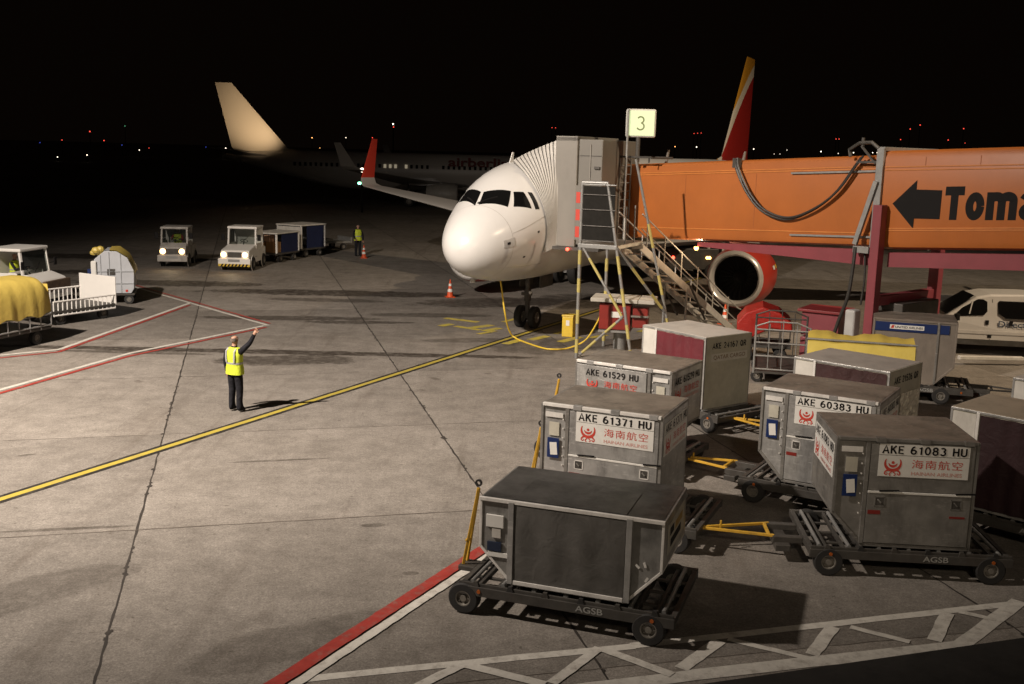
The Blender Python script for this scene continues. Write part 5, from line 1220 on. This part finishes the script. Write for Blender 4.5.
# ------------------------------------------------------------------ people
def person(name, label, loc, rz, joints, edges, mats_fn, mats, extras=None, group=None, sub=2):
    bm = bmesh.new()
    keys = list(joints); idx = {k: i for i, k in enumerate(keys)}
    me = bpy.data.meshes.new(name); me.from_pydata([joints[k][0] for k in keys], [(idx[a], idx[b]) for a, b in edges], [])
    o = bpy.data.objects.new(name, me); COL.objects.link(o)
    sk = o.modifiers.new('skin', 'SKIN'); sk.use_smooth_shade = True
    for i, k in enumerate(keys):
        r = joints[k][1]; v = me.skin_vertices[0].data[i]; v.radius = r if isinstance(r, tuple) else (r, r); v.use_root = (i == 0)
    ss = o.modifiers.new('subsurf', 'SUBSURF'); ss.levels = sub; ss.render_levels = sub
    dg = bpy.context.evaluated_depsgraph_get(); dg.update()
    nm = bpy.data.meshes.new_from_object(o.evaluated_get(dg)); bpy.data.objects.remove(o)
    b = bmesh.new(); b.from_mesh(nm)
    if extras: extras(b)
    b.to_mesh(nm); b.free()
    nm.materials.clear()
    for m_ in mats: nm.materials.append(m_)
    for p in nm.polygons: p.material_index = mats_fn(p.center); p.use_smooth = True
    o = bpy.data.objects.new(name, nm); COL.objects.link(o); o.location = loc; o.rotation_euler = (0, 0, rz)
    tag(o, label, 'person', group); return o
def blob(b, c, r, n=10):
    """ellipsoid into a bmesh"""
    res = bmesh.ops.create_uvsphere(b, u_segments=n, v_segments=n, radius=1.0)
    for v in res['verts']: v.co = Vector((c[0] + v.co.x * r[0], c[1] + v.co.y * r[1], c[2] + v.co.z * r[2]))
def tubeb(b, pts, r):
    m = MB().tube(pts, r, 6); vs = [b.verts.new(v) for v in m.v]
    for f in m.f:
        try: b.faces.new([vs[i] for i in f])
        except ValueError: pass
def standing(armR, armL, hairless=True, headturn=0.0):
    """joints of a standing adult facing +y; arms given as elbow, wrist, fingertips"""
    J = {'pelvis': ((0, 0, .97), (.155, .115)), 'belly': ((0, .0, 1.12), (.15, .11)), 'chest': ((0, -.01, 1.32), (.17, .12)), 'neckb': ((0, -.01, 1.47), (.075, .07)), 'neck': ((0, .005, 1.54), (.055, .055)),
         'chin': ((0, .02, 1.60), (.066, .078)), 'head': ((0, .01, 1.69), (.078, .095)), 'crown': ((0, .0, 1.755), (.055, .07)),
         'shR': ((.20, -.01, 1.42), .078), 'shL': ((-.20, -.01, 1.42), .078), 'elR': (armR[0], .06), 'wrR': (armR[1], .042), 'hdR': (armR[2], (.022, .04)),
         'elL': (armL[0], .06), 'wrL': (armL[1], .042), 'hdL': (armL[2], (.022, .04)),
         'hipR': ((.10, 0, .90), .108), 'knR': ((.115, .02, .50), .085), 'anR': ((.125, -.02, .10), .066), 'toR': ((.15, .15, .04), (.045, .036)), 'hlR': ((.125, -.06, .04), .04),
         'hipL': ((-.10, 0, .90), .108), 'knL': ((-.105, .02, .50), .085), 'anL': ((-.11, -.02, .10), .066), 'toL': ((-.14, .15, .04), (.045, .036)), 'hlL': ((-.11, -.06, .04), .04)}
    Ed = [('pelvis', 'belly'), ('belly', 'chest'), ('chest', 'neckb'), ('neckb', 'neck'), ('neck', 'chin'), ('chin', 'head'), ('head', 'crown'), ('chest', 'shR'), ('chest', 'shL'), ('shR', 'elR'), ('elR', 'wrR'), ('wrR', 'hdR'), ('shL', 'elL'), ('elL', 'wrL'), ('wrL', 'hdL'),
          ('pelvis', 'hipR'), ('hipR', 'knR'), ('knR', 'anR'), ('anR', 'toR'), ('anR', 'hlR'), ('pelvis', 'hipL'), ('hipL', 'knL'), ('knL', 'anL'), ('anL', 'toL'), ('anL', 'hlL')]
    def extras(b):
        blob(b, (0, .105, 1.675), (.014, .022, .022)); blob(b, (.082, .005, 1.68), (.012, .022, .034)); blob(b, (-.082, .005, 1.68), (.012, .022, .034))
        blob(b, (.032, .086, 1.70), (.013, .01, .008)); blob(b, (-.032, .086, 1.70), (.013, .01, .008)); blob(b, (0, .09, 1.625), (.026, .012, .007))
        for el, wr, hd in (armR, armL):
            el, wr, hd = Vector(el), Vector(wr), Vector(hd); d = (hd - wr).normalized(); sd = d.cross(Vector((0, 1, 0)))
            if sd.length < .1: sd = d.cross(Vector((1, 0, 0)))
            sd.normalize(); nn = d.cross(sd)
            for q, (o_, L) in enumerate(((-.032, .062), (-.011, .078), (.011, .072), (.032, .055))):
                p = hd + sd * o_ - d * .01; tubeb(b, [p, p + d * L * .55 + nn * .004, p + d * L + nn * .02], [.0095, .009, .007])
            tubeb(b, [wr + d * .03 - sd * .025, wr + d * .06 - sd * .055, wr + d * .10 - sd * .065], [.012, .011, .008])
    return J, Ed, extras
def vest(parent, m1, rings, name='vest', bands=(), verts=()):
    """sleeveless vest: rings of (z, half width, half depth, y offset)"""
    n = 28; mb = MB(); rr = []
    for (z, a, d, yo) in rings:
        rr.append([Vector((a * abs(cos(2 * pi * k / n)) ** .8 * (1 if cos(2 * pi * k / n) > 0 else -1), yo + d * abs(sin(2 * pi * k / n)) ** .8 * (1 if sin(2 * pi * k / n) > 0 else -1), z)) for k in range(n)])
    mb.loft(rr, cap=False)
    v = mb.build(name, m1, parent, smooth=True)
    for z0, z1 in bands:
        q = []
        for z in (z0, z1):
            i = 0
            while i < len(rings) - 2 and z > rings[i + 1][0]: i += 1
            t = (z - rings[i][0]) / (rings[i + 1][0] - rings[i][0]); a = [rings[i][k] * (1 - t) + rings[i + 1][k] * t for k in range(4)]
            q.append([Vector(((a[1] + .006) * abs(cos(2 * pi * k / n)) ** .8 * (1 if cos(2 * pi * k / n) > 0 else -1), a[3] + (a[2] + .006) * abs(sin(2 * pi * k / n)) ** .8 * (1 if sin(2 * pi * k / n) > 0 else -1), z)) for k in range(n)])
        MB().loft(q, cap=False).build('reflective_band', REFL, v, smooth=True)
    return v
VR = [(.88, .225, .15, 0), (1.0, .22, .15, 0), (1.12, .20, .137, 0), (1.25, .205, .142, -.005), (1.36, .215, .14, -.01), (1.44, .205, .115, -.01), (1.49, .13, .085, -.008), (1.50, .085, .07, -.005)]
armR = ((.40, .06, 1.62), (.52, .10, 1.85), (.55, .11, 1.92)); armL = ((-.30, .02, 1.14), (-.30, .06, .90), (-.29, .08, .82))
J, Ed, ex = standing(armR, armL)
def cm(c):
    if c.z > 1.53 and abs(c.x) < .14: return 2
    if (c - Vector(armR[1])).length < .045 or c.z > 1.86: return 2
    if c.x < -.2 and c.z < .90: return 2
    if c.z < .09: return 1
    return 0
man = person('person', 'bald marshaller in yellow vest and dark clothes, right arm raised', (*(-6.29, 23.59), 0), R(-28), J, Ed, cm, [NAVY, BLACK, SKIN], ex)
v = vest(man, HIVIS, VR, bands=((1.12, 1.165),))
for s in (-1, 1):
    pts = [(s * .11, -.155, 1.17), (s * .12, -.158, 1.3), (s * .12, -.146, 1.42), (s * .115, -.08, 1.485)]
    mb = MB(); mb.add([(x - .022, y, z) for x, y, z in pts] + [(x + .022, y, z) for x, y, z in pts], [(i, i + 1, i + 5, i + 4) for i in range(3)]); mb.build('reflective_band', REFL, v)
hair = MB(); rr = []
MB().lathe((0, -.005, 1.66), (0, 0, 1), [(-.02, .083), (.02, .088), (.05, .086)], 20).build('short_hair', mat('short_grey_hair', (.16, .13, .11)), man, smooth=True).scale = (1, 1.12, 1)
arm2 = (((.28, .06, 1.15), (.24, .2, .98), (.22, .26, .93)), ((-.28, .04, 1.14), (-.27, .1, .9), (-.26, .12, .82)))
J, Ed, ex = standing(*arm2)
def cm2(c):
    if c.z > 1.72: return 3
    if c.z > 1.53: return 2
    if (c - Vector(arm2[0][2])).length < .06 or (c.x < -.2 and c.z < .88): return 2
    return 1 if c.z < .09 else 0
w2 = person('person', 'ramp worker in dark clothes and yellow vest standing by a distant cone', (*(-8.79, 59.45), 0), R(-150), J, Ed, cm2, [NAVY, BLACK, SKIN, HAIR], ex)
vest(w2, HIVIS, VR, bands=((1.1, 1.15),))
def seated(armR, armL):
    J = {'pelvis': ((0, 0, .12), (.16, .12)), 'belly': ((0, 0, .30), (.15, .11)), 'chest': ((0, .02, .50), (.17, .12)), 'neckb': ((0, .02, .65), (.075, .07)), 'neck': ((0, .03, .71), .055), 'chin': ((0, .05, .77), (.066, .078)), 'head': ((0, .04, .86), (.078, .095)), 'crown': ((0, .03, .925), (.055, .07)),
         'shR': ((.19, .02, .60), .062), 'shL': ((-.19, .02, .60), .062), 'elR': (armR[0], .045), 'wrR': (armR[1], .03), 'hdR': (armR[2], (.022, .04)), 'elL': (armL[0], .06), 'wrL': (armL[1], .042), 'hdL': (armL[2], (.022, .04)),
         'hipR': ((.10, .08, .09), .09), 'knR': ((.14, .46, .12), .066), 'anR': ((.14, .50, -.30), .045), 'toR': ((.15, .66, -.36), .04), 'hipL': ((-.10, .08, .09), .09), 'knL': ((-.14, .46, .12), .066), 'anL': ((-.14, .50, -.30), .045), 'toL': ((-.15, .66, -.36), .04)}
    Ed = [('pelvis', 'belly'), ('belly', 'chest'), ('chest', 'neckb'), ('neckb', 'neck'), ('neck', 'chin'), ('chin', 'head'), ('head', 'crown'), ('chest', 'shR'), ('chest', 'shL'), ('shR', 'elR'), ('elR', 'wrR'), ('wrR', 'hdR'), ('shL', 'elL'), ('elL', 'wrL'), ('wrL', 'hdL'), ('pelvis', 'hipR'), ('hipR', 'knR'), ('knR', 'anR'), ('anR', 'toR'), ('pelvis', 'hipL'), ('hipL', 'knL'), ('knL', 'anL'), ('anL', 'toL')]
    def ex(b):
        blob(b, (0, .135, .845), (.014, .022, .022)); blob(b, (.082, .035, .85), (.012, .022, .034)); blob(b, (-.082, .035, .85), (.012, .022, .034))
        for el, wr, hd in (armR, armL):
            d = (Vector(hd) - Vector(wr)).normalized(); sd = d.cross(Vector((0, 0, 1))).normalized()
            for o_, L in ((-.032, .05), (-.011, .06), (.011, .058), (.032, .045)): p = Vector(hd) + sd * o_; tubeb(b, [p, p + d * L * .5 + Vector((0, 0, -.01)), p + d * L * .7 + Vector((0, 0, -.04))], [.0095, .009, .007])
            tubeb(b, [Vector(wr) + d * .02, Vector(wr) + d * .06 + Vector((0, 0, .03))], [.011, .008])
    return J, Ed, ex
SEAT_A = ((.28, .22, .36), (.2, .42, .42), (.18, .48, .43)), ((-.28, .22, .36), (-.2, .42, .42), (-.18, .48, .43))
def driver(label, loc, rz, cloth):
    J, Ed, ex = seated(*SEAT_A)
    def c_(c):
        if c.z > .80 + .06: return 2 if c.z < .9 else 3
        if c.z > .70: return 2
        if c.y > .40 and c.z > .35: return 2
        return 0 if c.z > .2 else 1
    p = person('person', label, loc, rz, J, Ed, c_, [cloth, NAVY, SKIN, HAIR], ex)
    vest(p, HIVIS, [(.12, .20, .14, 0), (.3, .195, .135, .005), (.45, .205, .142, .015), (.56, .21, .14, .02), (.63, .19, .11, .02), (.67, .12, .085, .02)], bands=((.32, .36),))
    return p
RED_CLOTH = mat('red_cloth', (.30, .02, .02), .8, 0, .1, 8)

# ------------------------------------------------------------------ ramp tractors
def tractor(label, loc, rz, hood=1.35, L=3.2, Wd=1.75, ht=2.05, cab_x=-1.35, lights=True, body=WHITE, hazard=True):
    """forward is +x, cab at the rear"""
    t = thing('baggage_tractor', label, 'tractor', loc, rz, 'ramp tractors')
    x1 = L / 2; x0 = -L / 2; w = Wd / 2
    m = MB(); pr = [(x0, .32), (x1, .32), (x1, .78), (x1 - .12, 1.0), (x1 - hood + .1, 1.18), (x1 - hood, 1.18), (x1 - hood, .98), (x0, .98)]
    m.prism(pr, -w + .08, w - .08); t_body = m.build('chassis', body, t, bevel=.05, seg=3)
    MB().bx(x1 - .02, x1 + .10, -w, w, .30, .62).build('bumper', body, t, bevel=.03)
    if hazard:
        hb = MB().bx(x1 + .0, x1 + .108, -w + .02, w - .02, .24, .36).build('hazard_board', YEL_B, t)
        for k in range(8):
            y = -w + .12 + k * (Wd - .2) / 8
            MB().add([(x1 + .111, y, .24), (x1 + .111, y + .09, .24), (x1 + .111, y + .16, .36), (x1 + .111, y + .07, .36)], [(0, 1, 2, 3)]).build('hazard_stripe', BLACK, hb)
    c1 = x1 - hood; c0 = c1 - 1.3
    for x in (c0, c1):
        for y in (-w + .1, w - .1):
            MB().bar((x, y, .95), (x + (-.12 if x == c1 else 0), y * .97, ht - .1), .075, .085).build('cab_pillar', body, t)
    MB().bx(c0 - .06, c1 - .04, -w + .04, w - .04, ht - .12, ht).build('cab_roof', body, t, bevel=.04, seg=3)
    MB().add([(c1 - .0, -w + .16, 1.2), (c1 - .0, w - .16, 1.2), (c1 - .11, w - .17, ht - .13), (c1 - .11, -w + .17, ht - .13)], [(0, 1, 2, 3)]).build('windscreen', CGLASS, t)
    MB().bx(c0, c0 + .05, -w + .1, w - .1, .98, ht - .12).build('cab_back', body, t)
    for y in (-w + .1, w - .13): MB().bx(c0 + .1, c1 - .25, y, y + .03, .95, 1.22).build('cab_door', body, t, bevel=.01)
    MB().bx(c0 + .12, c0 + .55, -.35, .35, .7, 1.02).build('seat', BLACK, t, bevel=.04)
    sw = MB().lathe((c1 - .42, 0, 1.32), (-.5, 0, .85), [(-.015, .17), (0, .19), (.015, .17), (0, .155), (-.015, .17)], 20); sw.cyl((c1 - .42, 0, 1.32), (c1 - .15, 0, 1.0), .025, 8); sw.build('steering_wheel', BLACK, t)
    for y in (-w + .26, w - .26):
        hl = MB().lathe((x1 - .1, y, .80), (1, 0, 0), [(0, .14), (.12, .14), (.13, .11)], 18).build('headlight', body, t, smooth=True)
        MB().lathe((x1 + .022, y, .80), (1, 0, 0), [(0, .135), (.02, .12), (.035, .001)], 18).build('lens', HEAD if lights else CHROME, hl, smooth=True)
    g = MB()
    for k in range(5): g.bx(x1 - .005, x1 + .012, -.3, .3, .70 + k * .045, .72 + k * .045)
    MB().bx(x1 - .01, x1 + .006, -.34, .34, .66, .92).build('grille', STEEL_D, t)
    MB().bx(x1 + .10, x1 + .115, -.28, .28, .46, .58).build('number_plate', STEEL_G, t)
    for y in (-1, 1):
        mr = MB().bar((c1 - .06, y * (w - .1), 1.45), (c1 + .12, y * (w + .1), 1.5), .025).build('mirror_arm', BLACK, t)
        MB().bx(c1 + .10, c1 + .15, y * (w + .11) - .09, y * (w + .11) + .09, 1.38, 1.68).build('mirror', BLACK, mr, bevel=.02)
        MB().bx(c1 - .2, x1 - .15, y * (w - .078) - .004, y * (w - .078) + .004, .60, .615).build('body_seam', STEEL_D, t)
    MB().bar((c1 + .01, -.1, 1.22), (c1 - .05, .3, 1.55), .02).build('wiper', BLACK, t)
    for x in (x1 - .62, x0 + .62):
        for y in (-w + .1, w - .1): add_wheel(t, (x, y, .33), .33, .22)
        for y in (-w + .06, w - .06): MB().lathe((x, y, .36), (0, 1 if y > 0 else -1, 0), [(0, .40), (.03, .40), (.03, .36)], 22).build('wheel_arch', body, t)
    if lights:
        d = bpy.data.lights.new('headlight_beam', 'SPOT'); d.energy = 45; d.spot_size = R(80); d.spot_blend = 1; d.color = (1, .78, .48); d.shadow_soft_size = .1
        o = bpy.data.objects.new('headlight_beam', d); COL.objects.link(o); o.parent = t; o.location = (x1 + .15, 0, .82)
        o.rotation_euler = Vector((1, 0, -.22)).to_track_quat('-Z', 'Y').to_euler()
    return t, c0
tB, c0 = tractor('white hooded baggage tractor with lit headlights pulling the cart train', (-13.4, 52.3, 0), R(-91), Wd=1.55)
tA, c0a = tractor('small grubby baggage tractor with lit headlights and red-jacketed driver', (-16.85, 53.0, 0), R(-83), hood=.55, L=3.0, Wd=1.42, ht=1.95, body=mat('grubby_pale_grey', (.40, .38, .35), .5, 0, .2, 3, 0, .7), hazard=False)
def in_tractor(loc, rz, x, y, z): return off(loc, rz, x, y, z)
p = in_tractor((-16.85, 53.0, 0), R(-83), c0a + .35, .0, 0); driver('driver in red jacket and yellow vest inside the small tractor', (p[0], p[1], .90), R(-83 - 90), RED_CLOTH)
# cargo deck of the small tractor
MB().bx(-1.5, -.45, -.9, -.82, .9, 1.25).build('side_board', WHITE_W, tA)
tC, c0c = tractor('white cab tractor with driver in yellow vest at left edge, lights off', (-18.7, 38.9, 0), R(-8), hood=.75, L=3.8, Wd=1.85, ht=2.12, lights=False, hazard=False)
p = in_tractor((-18.7, 38.9, 0), R(-8), c0c + .35, .1, 0); driver('driver in yellow vest inside the tractor at the left edge', (p[0], p[1], .92), R(-98), NAVY)
MB().bx(1.86, 2.0, -.8, .8, .55, .95).build('front_load', mat('brown_rust_paint', (.12, .075, .045), .7, 0, .4, 8), tC)
MB().bx(.55, .85, -.8, .8, 1.19, 1.24).build('cowl', WHITE_W, tC)

# ------------------------------------------------------------------ left edge: yellow tarpaulin cart, railed platform cart, round-topped container
tarp_cart('baggage_cart', 'baggage cart under a draped yellow tarpaulin at the left edge', (-15.45, 31.9, 0), R(252.5), 3.9, 1.65, .88, 2.0, TARP_Y, rail_z=.88)
pc = thing('platform_cart', 'low platform cart with white railings and a white front board', 'platform cart', (-14.95, 34.1, 0), R(60.5))
Lp, Wp = 2.45, 1.85
MB().bx(-.3, Lp, 0, Wp, .42, .50).build('deck', STEEL_D, pc, bevel=.01)
for y in (.03, Wp - .03):
    m = MB(); m.cyl((0, y, .95 if y > 1 else .80), (Lp, y, .95 if y > 1 else .80), .03, 8); m.cyl((0, y, .34), (Lp, y, .34), .03, 8)
    for k in range(15): m.cyl((Lp * k / 14, y, .34), (Lp * k / 14, y, .95 if y > 1 else .80), .02, 6)
    m.build('railing', WHITE, pc)
MB().bx(Lp, Lp + .05, 0, Wp, .45, 1.42).build('front_board', WHITE, pc, bevel=.015)
for x in (.35, Lp - .4):
    for y in (.2, Wp - .2): add_wheel(pc, (x, y, .2), .2, .15)
rcn = thing('round_topped_container', 'grey ribbed container with sloped shoulders and yellow cover on top', 'container', (-15.85, 38.9, 0), R(16))
prof_r = [(.25, .42), (1.60, .42), (1.70, .60), (1.72, 1.25), (1.50, 1.75), (1.12, 2.0), (.70, 2.0), (.34, 1.70), (.20, 1.2), (.20, .55)]
GC = mat('light_grey_panel', (.46, .48, .51), .5, 0, .06, 2, 0, .15)
MB().prism(prof_r, 0, 1.6).build('shell', GC, rcn, bevel=.02)
rb = MB()
for a, b in (((.85, -.02, .45), (.85, -.02, 1.97)), ((.22, -.02, .8), (1.70, -.02, .8)), ((.22, -.02, 1.25), (1.70, -.02, 1.25)), ((.55, -.02, .45), (.55, -.02, 1.85)), ((1.25, -.02, .45), (1.25, -.02, 1.9))): MB().bar(a, b, .03, .03).build('rib', mat('grey_panel_rib', (.40, .42, .44), .5), rcn)
MB().bx(.78, 1.05, -.035, 0, 1.12, 1.34).build('hatch', STEEL_D, rcn)
MB().bx(1.4, 1.48, -.02, 0, .48, .56).build('reflector', RED_S, rcn)
m = MB(); vs = []
for i, (x, z) in enumerate([(1.74, 1.15), (1.73, 1.3), (1.48, 1.80), (1.12, 2.03), (.85, 2.03)]):
    for j in range(9): vs.append((x + .02 * sin(j * 2.1 + i), -.05 + 1.7 * j / 8, z + .02 * sin(j * 1.7 + i * 2)))
m.add(vs, [(i * 9 + j, i * 9 + j + 1, (i + 1) * 9 + j + 1, (i + 1) * 9 + j) for i in range(4) for j in range(8)]).build('yellow_cover', TARP_Y, rcn, smooth=True)
m = MB(); 
for q, (x, z, r) in enumerate(((.40, 2.02, .16), (.55, 2.06, .15), (.30, 1.92, .13), (.48, 1.95, .17))): m.lathe((x, .15 + .05 * q, z), (0, 0, 1), [(-r * .8, .02), (-r * .5, r * .8), (0, r), (r * .5, r * .8), (r * .8, .02)], 9)
m.build('bundled_cover', TARP_Y, rcn)
MB().bx(.1, 1.7, .05, 1.55, .34, .42).build('deck', STEEL_D, rcn)
for x in (.35, 1.5):
    for y in (.15, 1.45): add_wheel(rcn, (x, y, .18), .18, .12)
MB().bx(.1, .34, -.08, .0, 1.05, 1.35).build('blue_tray', BLUE, rcn)
MB().bx(.22, .42, -.12, -.0, 1.1, 1.65).build('white_sack', PAPER, rcn, bevel=.05)

# ------------------------------------------------------------------ cart train behind the hooded tractor
def covered_cart(label, loc, rz, W, L, h, side, front_load, roof):
    t = thing('covered_cart', label, 'baggage cart', loc, rz, 'carts of the train')
    MB().bx(0, L, -W / 2, W / 2, .40, .50).build('deck', STEEL_D, t, bevel=.01)
    for x in (.04, L - .04):
        for y in (-W / 2 + .04, W / 2 - .04): MB().bx(x - .04, x + .04, y - .04, y + .04, .5, h).build('corner_post', WHITE, t)
    MB().bx(-.05, L + .05, -W / 2 - .04, W / 2 + .04, h, h + .07).build('roof', roof, t, bevel=.02)
    for y in (-W / 2 + .02, W / 2 - .02): MB().bx(.5 if L > 2 else .3, L - .15, y - .01, y + .01, .5, h).build('side_curtain', side, t)
    MB().bx(L - .03, L, -W / 2 + .08, W / 2 - .08, .5, h).build('back_panel', WHITE_W, t)
    for x in (.45, L - .45):
        for y in (-W / 2 + .1, W / 2 - .1): add_wheel(t, (x, y, .2), .2, .14)
    MB().bar((0, 0, .36), (-.9, 0, .33), .06).build('tow_bar', STEEL_D, t)
    return t
ct = covered_cart('covered cart with open front of boxes and blue side curtain, behind the tractor', (-13.0, 55.0, 0), R(70), 1.5, 2.2, 1.48, BLUE_C, None, WHITE_W)
for i, (x, y, z, s, mm) in enumerate(((.25, .3, .52, .5, 'brown_carton'), (.3, -.35, .52, .55, 'brown_carton'), (.3, -.1, 1.075, .38, 'pale_carton'))):
    bo = MB().bx(-s / 2, s / 2, -s / 2, s / 2, 0, s).build('carton', mat(mm, (.26, .14, .06) if i < 2 else (.42, .26, .17), .75, 0, .12, 4), None, loc=off((-13.0, 55.0, .0), R(70), x, y, z), rot=(0, 0, R(62)), bevel=.01)
    tag(bo, ['brown carton on the covered cart floor, left of two', 'brown carton on the covered cart floor, right of two', 'paler carton stacked on the brown ones in the covered cart'][i], 'carton', 'cartons in the covered cart')
c2 = covered_cart('larger white cart with closed front and dark curtain, second in the train', (-12.35, 58.0, 0), R(62), 1.7, 2.1, 1.72, BLUE_C, None, WHITE_W)
MB().bx(.0, .04, -.82, .82, .85, 1.68).build('front_panel', WHITE_W, c2)
MB().bx(-.01, .0, -.4, -.25, 1.3, 1.4).build('yellow_sticker', YEL_B, c2)
fl = thing('flat_trailer', 'empty flat trailer at the tail of the cart train', 'trailer', (-12.2, 62.0, 0), R(40))
MB().bx(-.2, 2.6, -.75, .75, .42, .52).build('deck', STEEL_G, fl, bevel=.01)
for x in (.3, 2.1):
    for y in (-.65, .65): add_wheel(fl, (x, y, .2), .2, .14)
MB().bx(2.55, 2.65, -.75, .75, .4, .75).build('end_rail', STEEL_G, fl)
MB().bx(.2, 1.4, -.7, .7, .54, .68).build('folded_net', OFFW, fl)
# loader truck beyond the bridge with lit rear lamps
lt = thing('service_truck', 'dark service truck with lit red and amber lamps seen under the bridge', 'truck', (8.5, 53.5, 0), R(8))
MB().bx(-1.8, 1.6, -.9, 1.2, .45, 1.5).build('cargo_box', STEEL_D, lt, bevel=.04)
MB().bx(1.0, 1.9, -.85, 1.1, .45, 2.0).build('cab', WHITE_W, lt, bevel=.08, seg=3)
MB().bx(1.15, 1.75, -.87, -.84, 1.25, 1.8).build('cab_window', DGLASS, lt)
for x in (-1.2, 1.3):
    for y in (-.8, 1.1): add_wheel(lt, (x, y, .4), .4, .25)
for x, m_ in ((-.75, TAIL_R), (1.0, WARM_L), (1.12, WARM_L)): MB().lathe((x, -.9, 1.05), (0, -1, 0), [(0, .075), (.04, .075), (.06, .001)], 14).build('lit_lamp', m_, lt)

# ------------------------------------------------------------------ far lamps of the airfield and the town
LAMPS = [((-170.6, 430.0, 9.42), 'r', 0.27, 'left of the lit fin'),
    ((-181.9, 430.0, 5.80), 'r', 0.19, 'left of the lit fin'),
    ((-165.1, 430.0, 6.03), 'r', 0.22, 'left of the lit fin'),
    ((-190.8, 430.0, 4.55), 'b', 0.19, 'left of the lit fin'),
    ((-128.4, 300.0, 1.15), 'w', 0.15, 'left of the lit fin'),
    ((-120.1, 300.0, 1.92), 'w', 0.15, 'left of the lit fin'),
    ((-151.1, 430.0, 2.65), 'w', 0.19, 'left of the lit fin'),
    ((-147.2, 430.0, 3.54), 'r', 0.16, 'left of the lit fin'),
    ((-158.0, 430.0, 4.44), 'b', 0.19, 'left of the lit fin'),
    ((-156.5, 430.0, 11.93), 'g', 0.19, 'left of the lit fin'),
    ((-116.5, 430.0, 4.17), 'w', 0.30, 'between lit fin and cockpit'),
    ((-111.6, 430.0, 5.44), 'o', 0.22, 'between lit fin and cockpit'),
    ((-95.9, 430.0, 9.38), 'w', 0.19, 'between lit fin and cockpit'),
    ((-81.9, 430.0, 9.26), 'o', 0.22, 'between lit fin and cockpit'),
    ((-68.4, 430.0, 9.61), 'w', 0.16, 'between lit fin and cockpit'),
    ((-57.8, 430.0, 9.88), 'r', 0.19, 'between lit fin and cockpit'),
    ((-49.6, 430.0, 15.45), 'w', 0.30, 'between lit fin and cockpit'),
    ((-49.4, 430.0, 14.29), 'r', 0.24, 'between lit fin and cockpit'),
    ((-78.8, 430.0, 5.30), 'o', 0.14, 'between lit fin and cockpit'),
    ((-124.4, 430.0, 4.52), 'b', 0.16, 'left of the lit fin'),
    ((13.7, 430.0, 15.67), 'r', 0.16, 'beside the gate sign'),
    ((15.1, 430.0, 15.63), 'r', 0.16, 'beside the gate sign'),
    ((70.3, 430.0, 14.81), 'r', 0.16, 'beside the gate sign'),
    ((71.7, 430.0, 14.97), 'r', 0.16, 'beside the gate sign'),
    ((73.1, 430.0, 15.08), 'r', 0.16, 'beside the gate sign'),
    ((126.9, 430.0, 14.12), 'r', 0.19, 'above the orange bridge'),
    ((128.1, 430.0, 14.15), 'r', 0.19, 'above the orange bridge'),
    ((152.6, 430.0, 14.58), 'r', 0.19, 'above the orange bridge'),
    ((156.0, 430.0, 18.77), 'r', 0.22, 'above the orange bridge'),
    ((159.8, 430.0, 20.42), 'r', 0.22, 'above the orange bridge'),
    ((171.5, 430.0, 14.87), 'r', 0.22, 'above the orange bridge'),
    ((177.2, 430.0, 19.47), 'r', 0.22, 'above the orange bridge'),
    ((178.3, 430.0, 13.87), 'r', 0.14, 'above the orange bridge'),
    ((63.0, 430.0, 9.49), 'o', 0.22, 'beside the gate sign'),
    ((71.6, 430.0, 9.56), 'w', 0.24, 'beside the gate sign'),
    ((94.4, 430.0, 9.36), 'w', 0.22, 'above the orange bridge'),
    ((102.7, 430.0, 7.61), 'd', 0.16, 'above the orange bridge'),
    ((105.0, 430.0, 7.67), 'd', 0.16, 'above the orange bridge'),
    ((107.7, 430.0, 9.31), 'd', 0.19, 'above the orange bridge'),
    ((121.3, 430.0, 9.07), 'w', 0.24, 'above the orange bridge'),
    ((128.2, 430.0, 8.50), 'd', 0.24, 'above the orange bridge'),
    ((134.3, 430.0, 8.97), 'w', 0.22, 'above the orange bridge'),
    ((141.9, 430.0, 9.17), 'w', 0.19, 'above the orange bridge'),
    ((143.7, 430.0, 9.21), 'w', 0.19, 'above the orange bridge'),
    ((-14.4, 100.0, 3.94), 'w', 0.22, 'between lit fin and cockpit')]
def far_lamp(pos, col, r, label, group):
    t = thing('airfield_lamp', label, 'lamp', (pos[0], pos[1], 0), 0, group)
    m = {'w': glow('white_far_lamp', (1, .86, .66), 3.6), 'r': glow('red_far_lamp', (1, .08, .05), 1.8), 'o': glow('orange_far_lamp', (1, .5, .15), 2.4), 'b': glow('blue_far_lamp', (.1, .15, 1), .6), 'g': glow('green_far_lamp', (.2, .8, .4), .5), 'd': glow('dim_white_far_lamp', (1, .85, .7), 1.3)}[col]
    MB().lathe((0, 0, pos[2]), (0, 0, 1), [(-r, .01), (-r * .7, r * .7), (0, r), (r * .7, r * .7), (r, .01)], 10).build('lamp_head', m, t, smooth=True)
    MB().cyl((0, 0, 0), (0, 0, max(.5, pos[2] - r)), .12, 6).build('mast', BLACK, t)
    return t
NAMES = {'w': 'white', 'r': 'red', 'o': 'orange', 'b': 'blue', 'g': 'green', 'd': 'dim white'}
for pos, col, r, where in LAMPS:
    far_lamp(pos, col, r, 'tiny %s lamp in the far dark %s' % (NAMES[col], where), '%s lamps %s' % (NAMES[col], where))
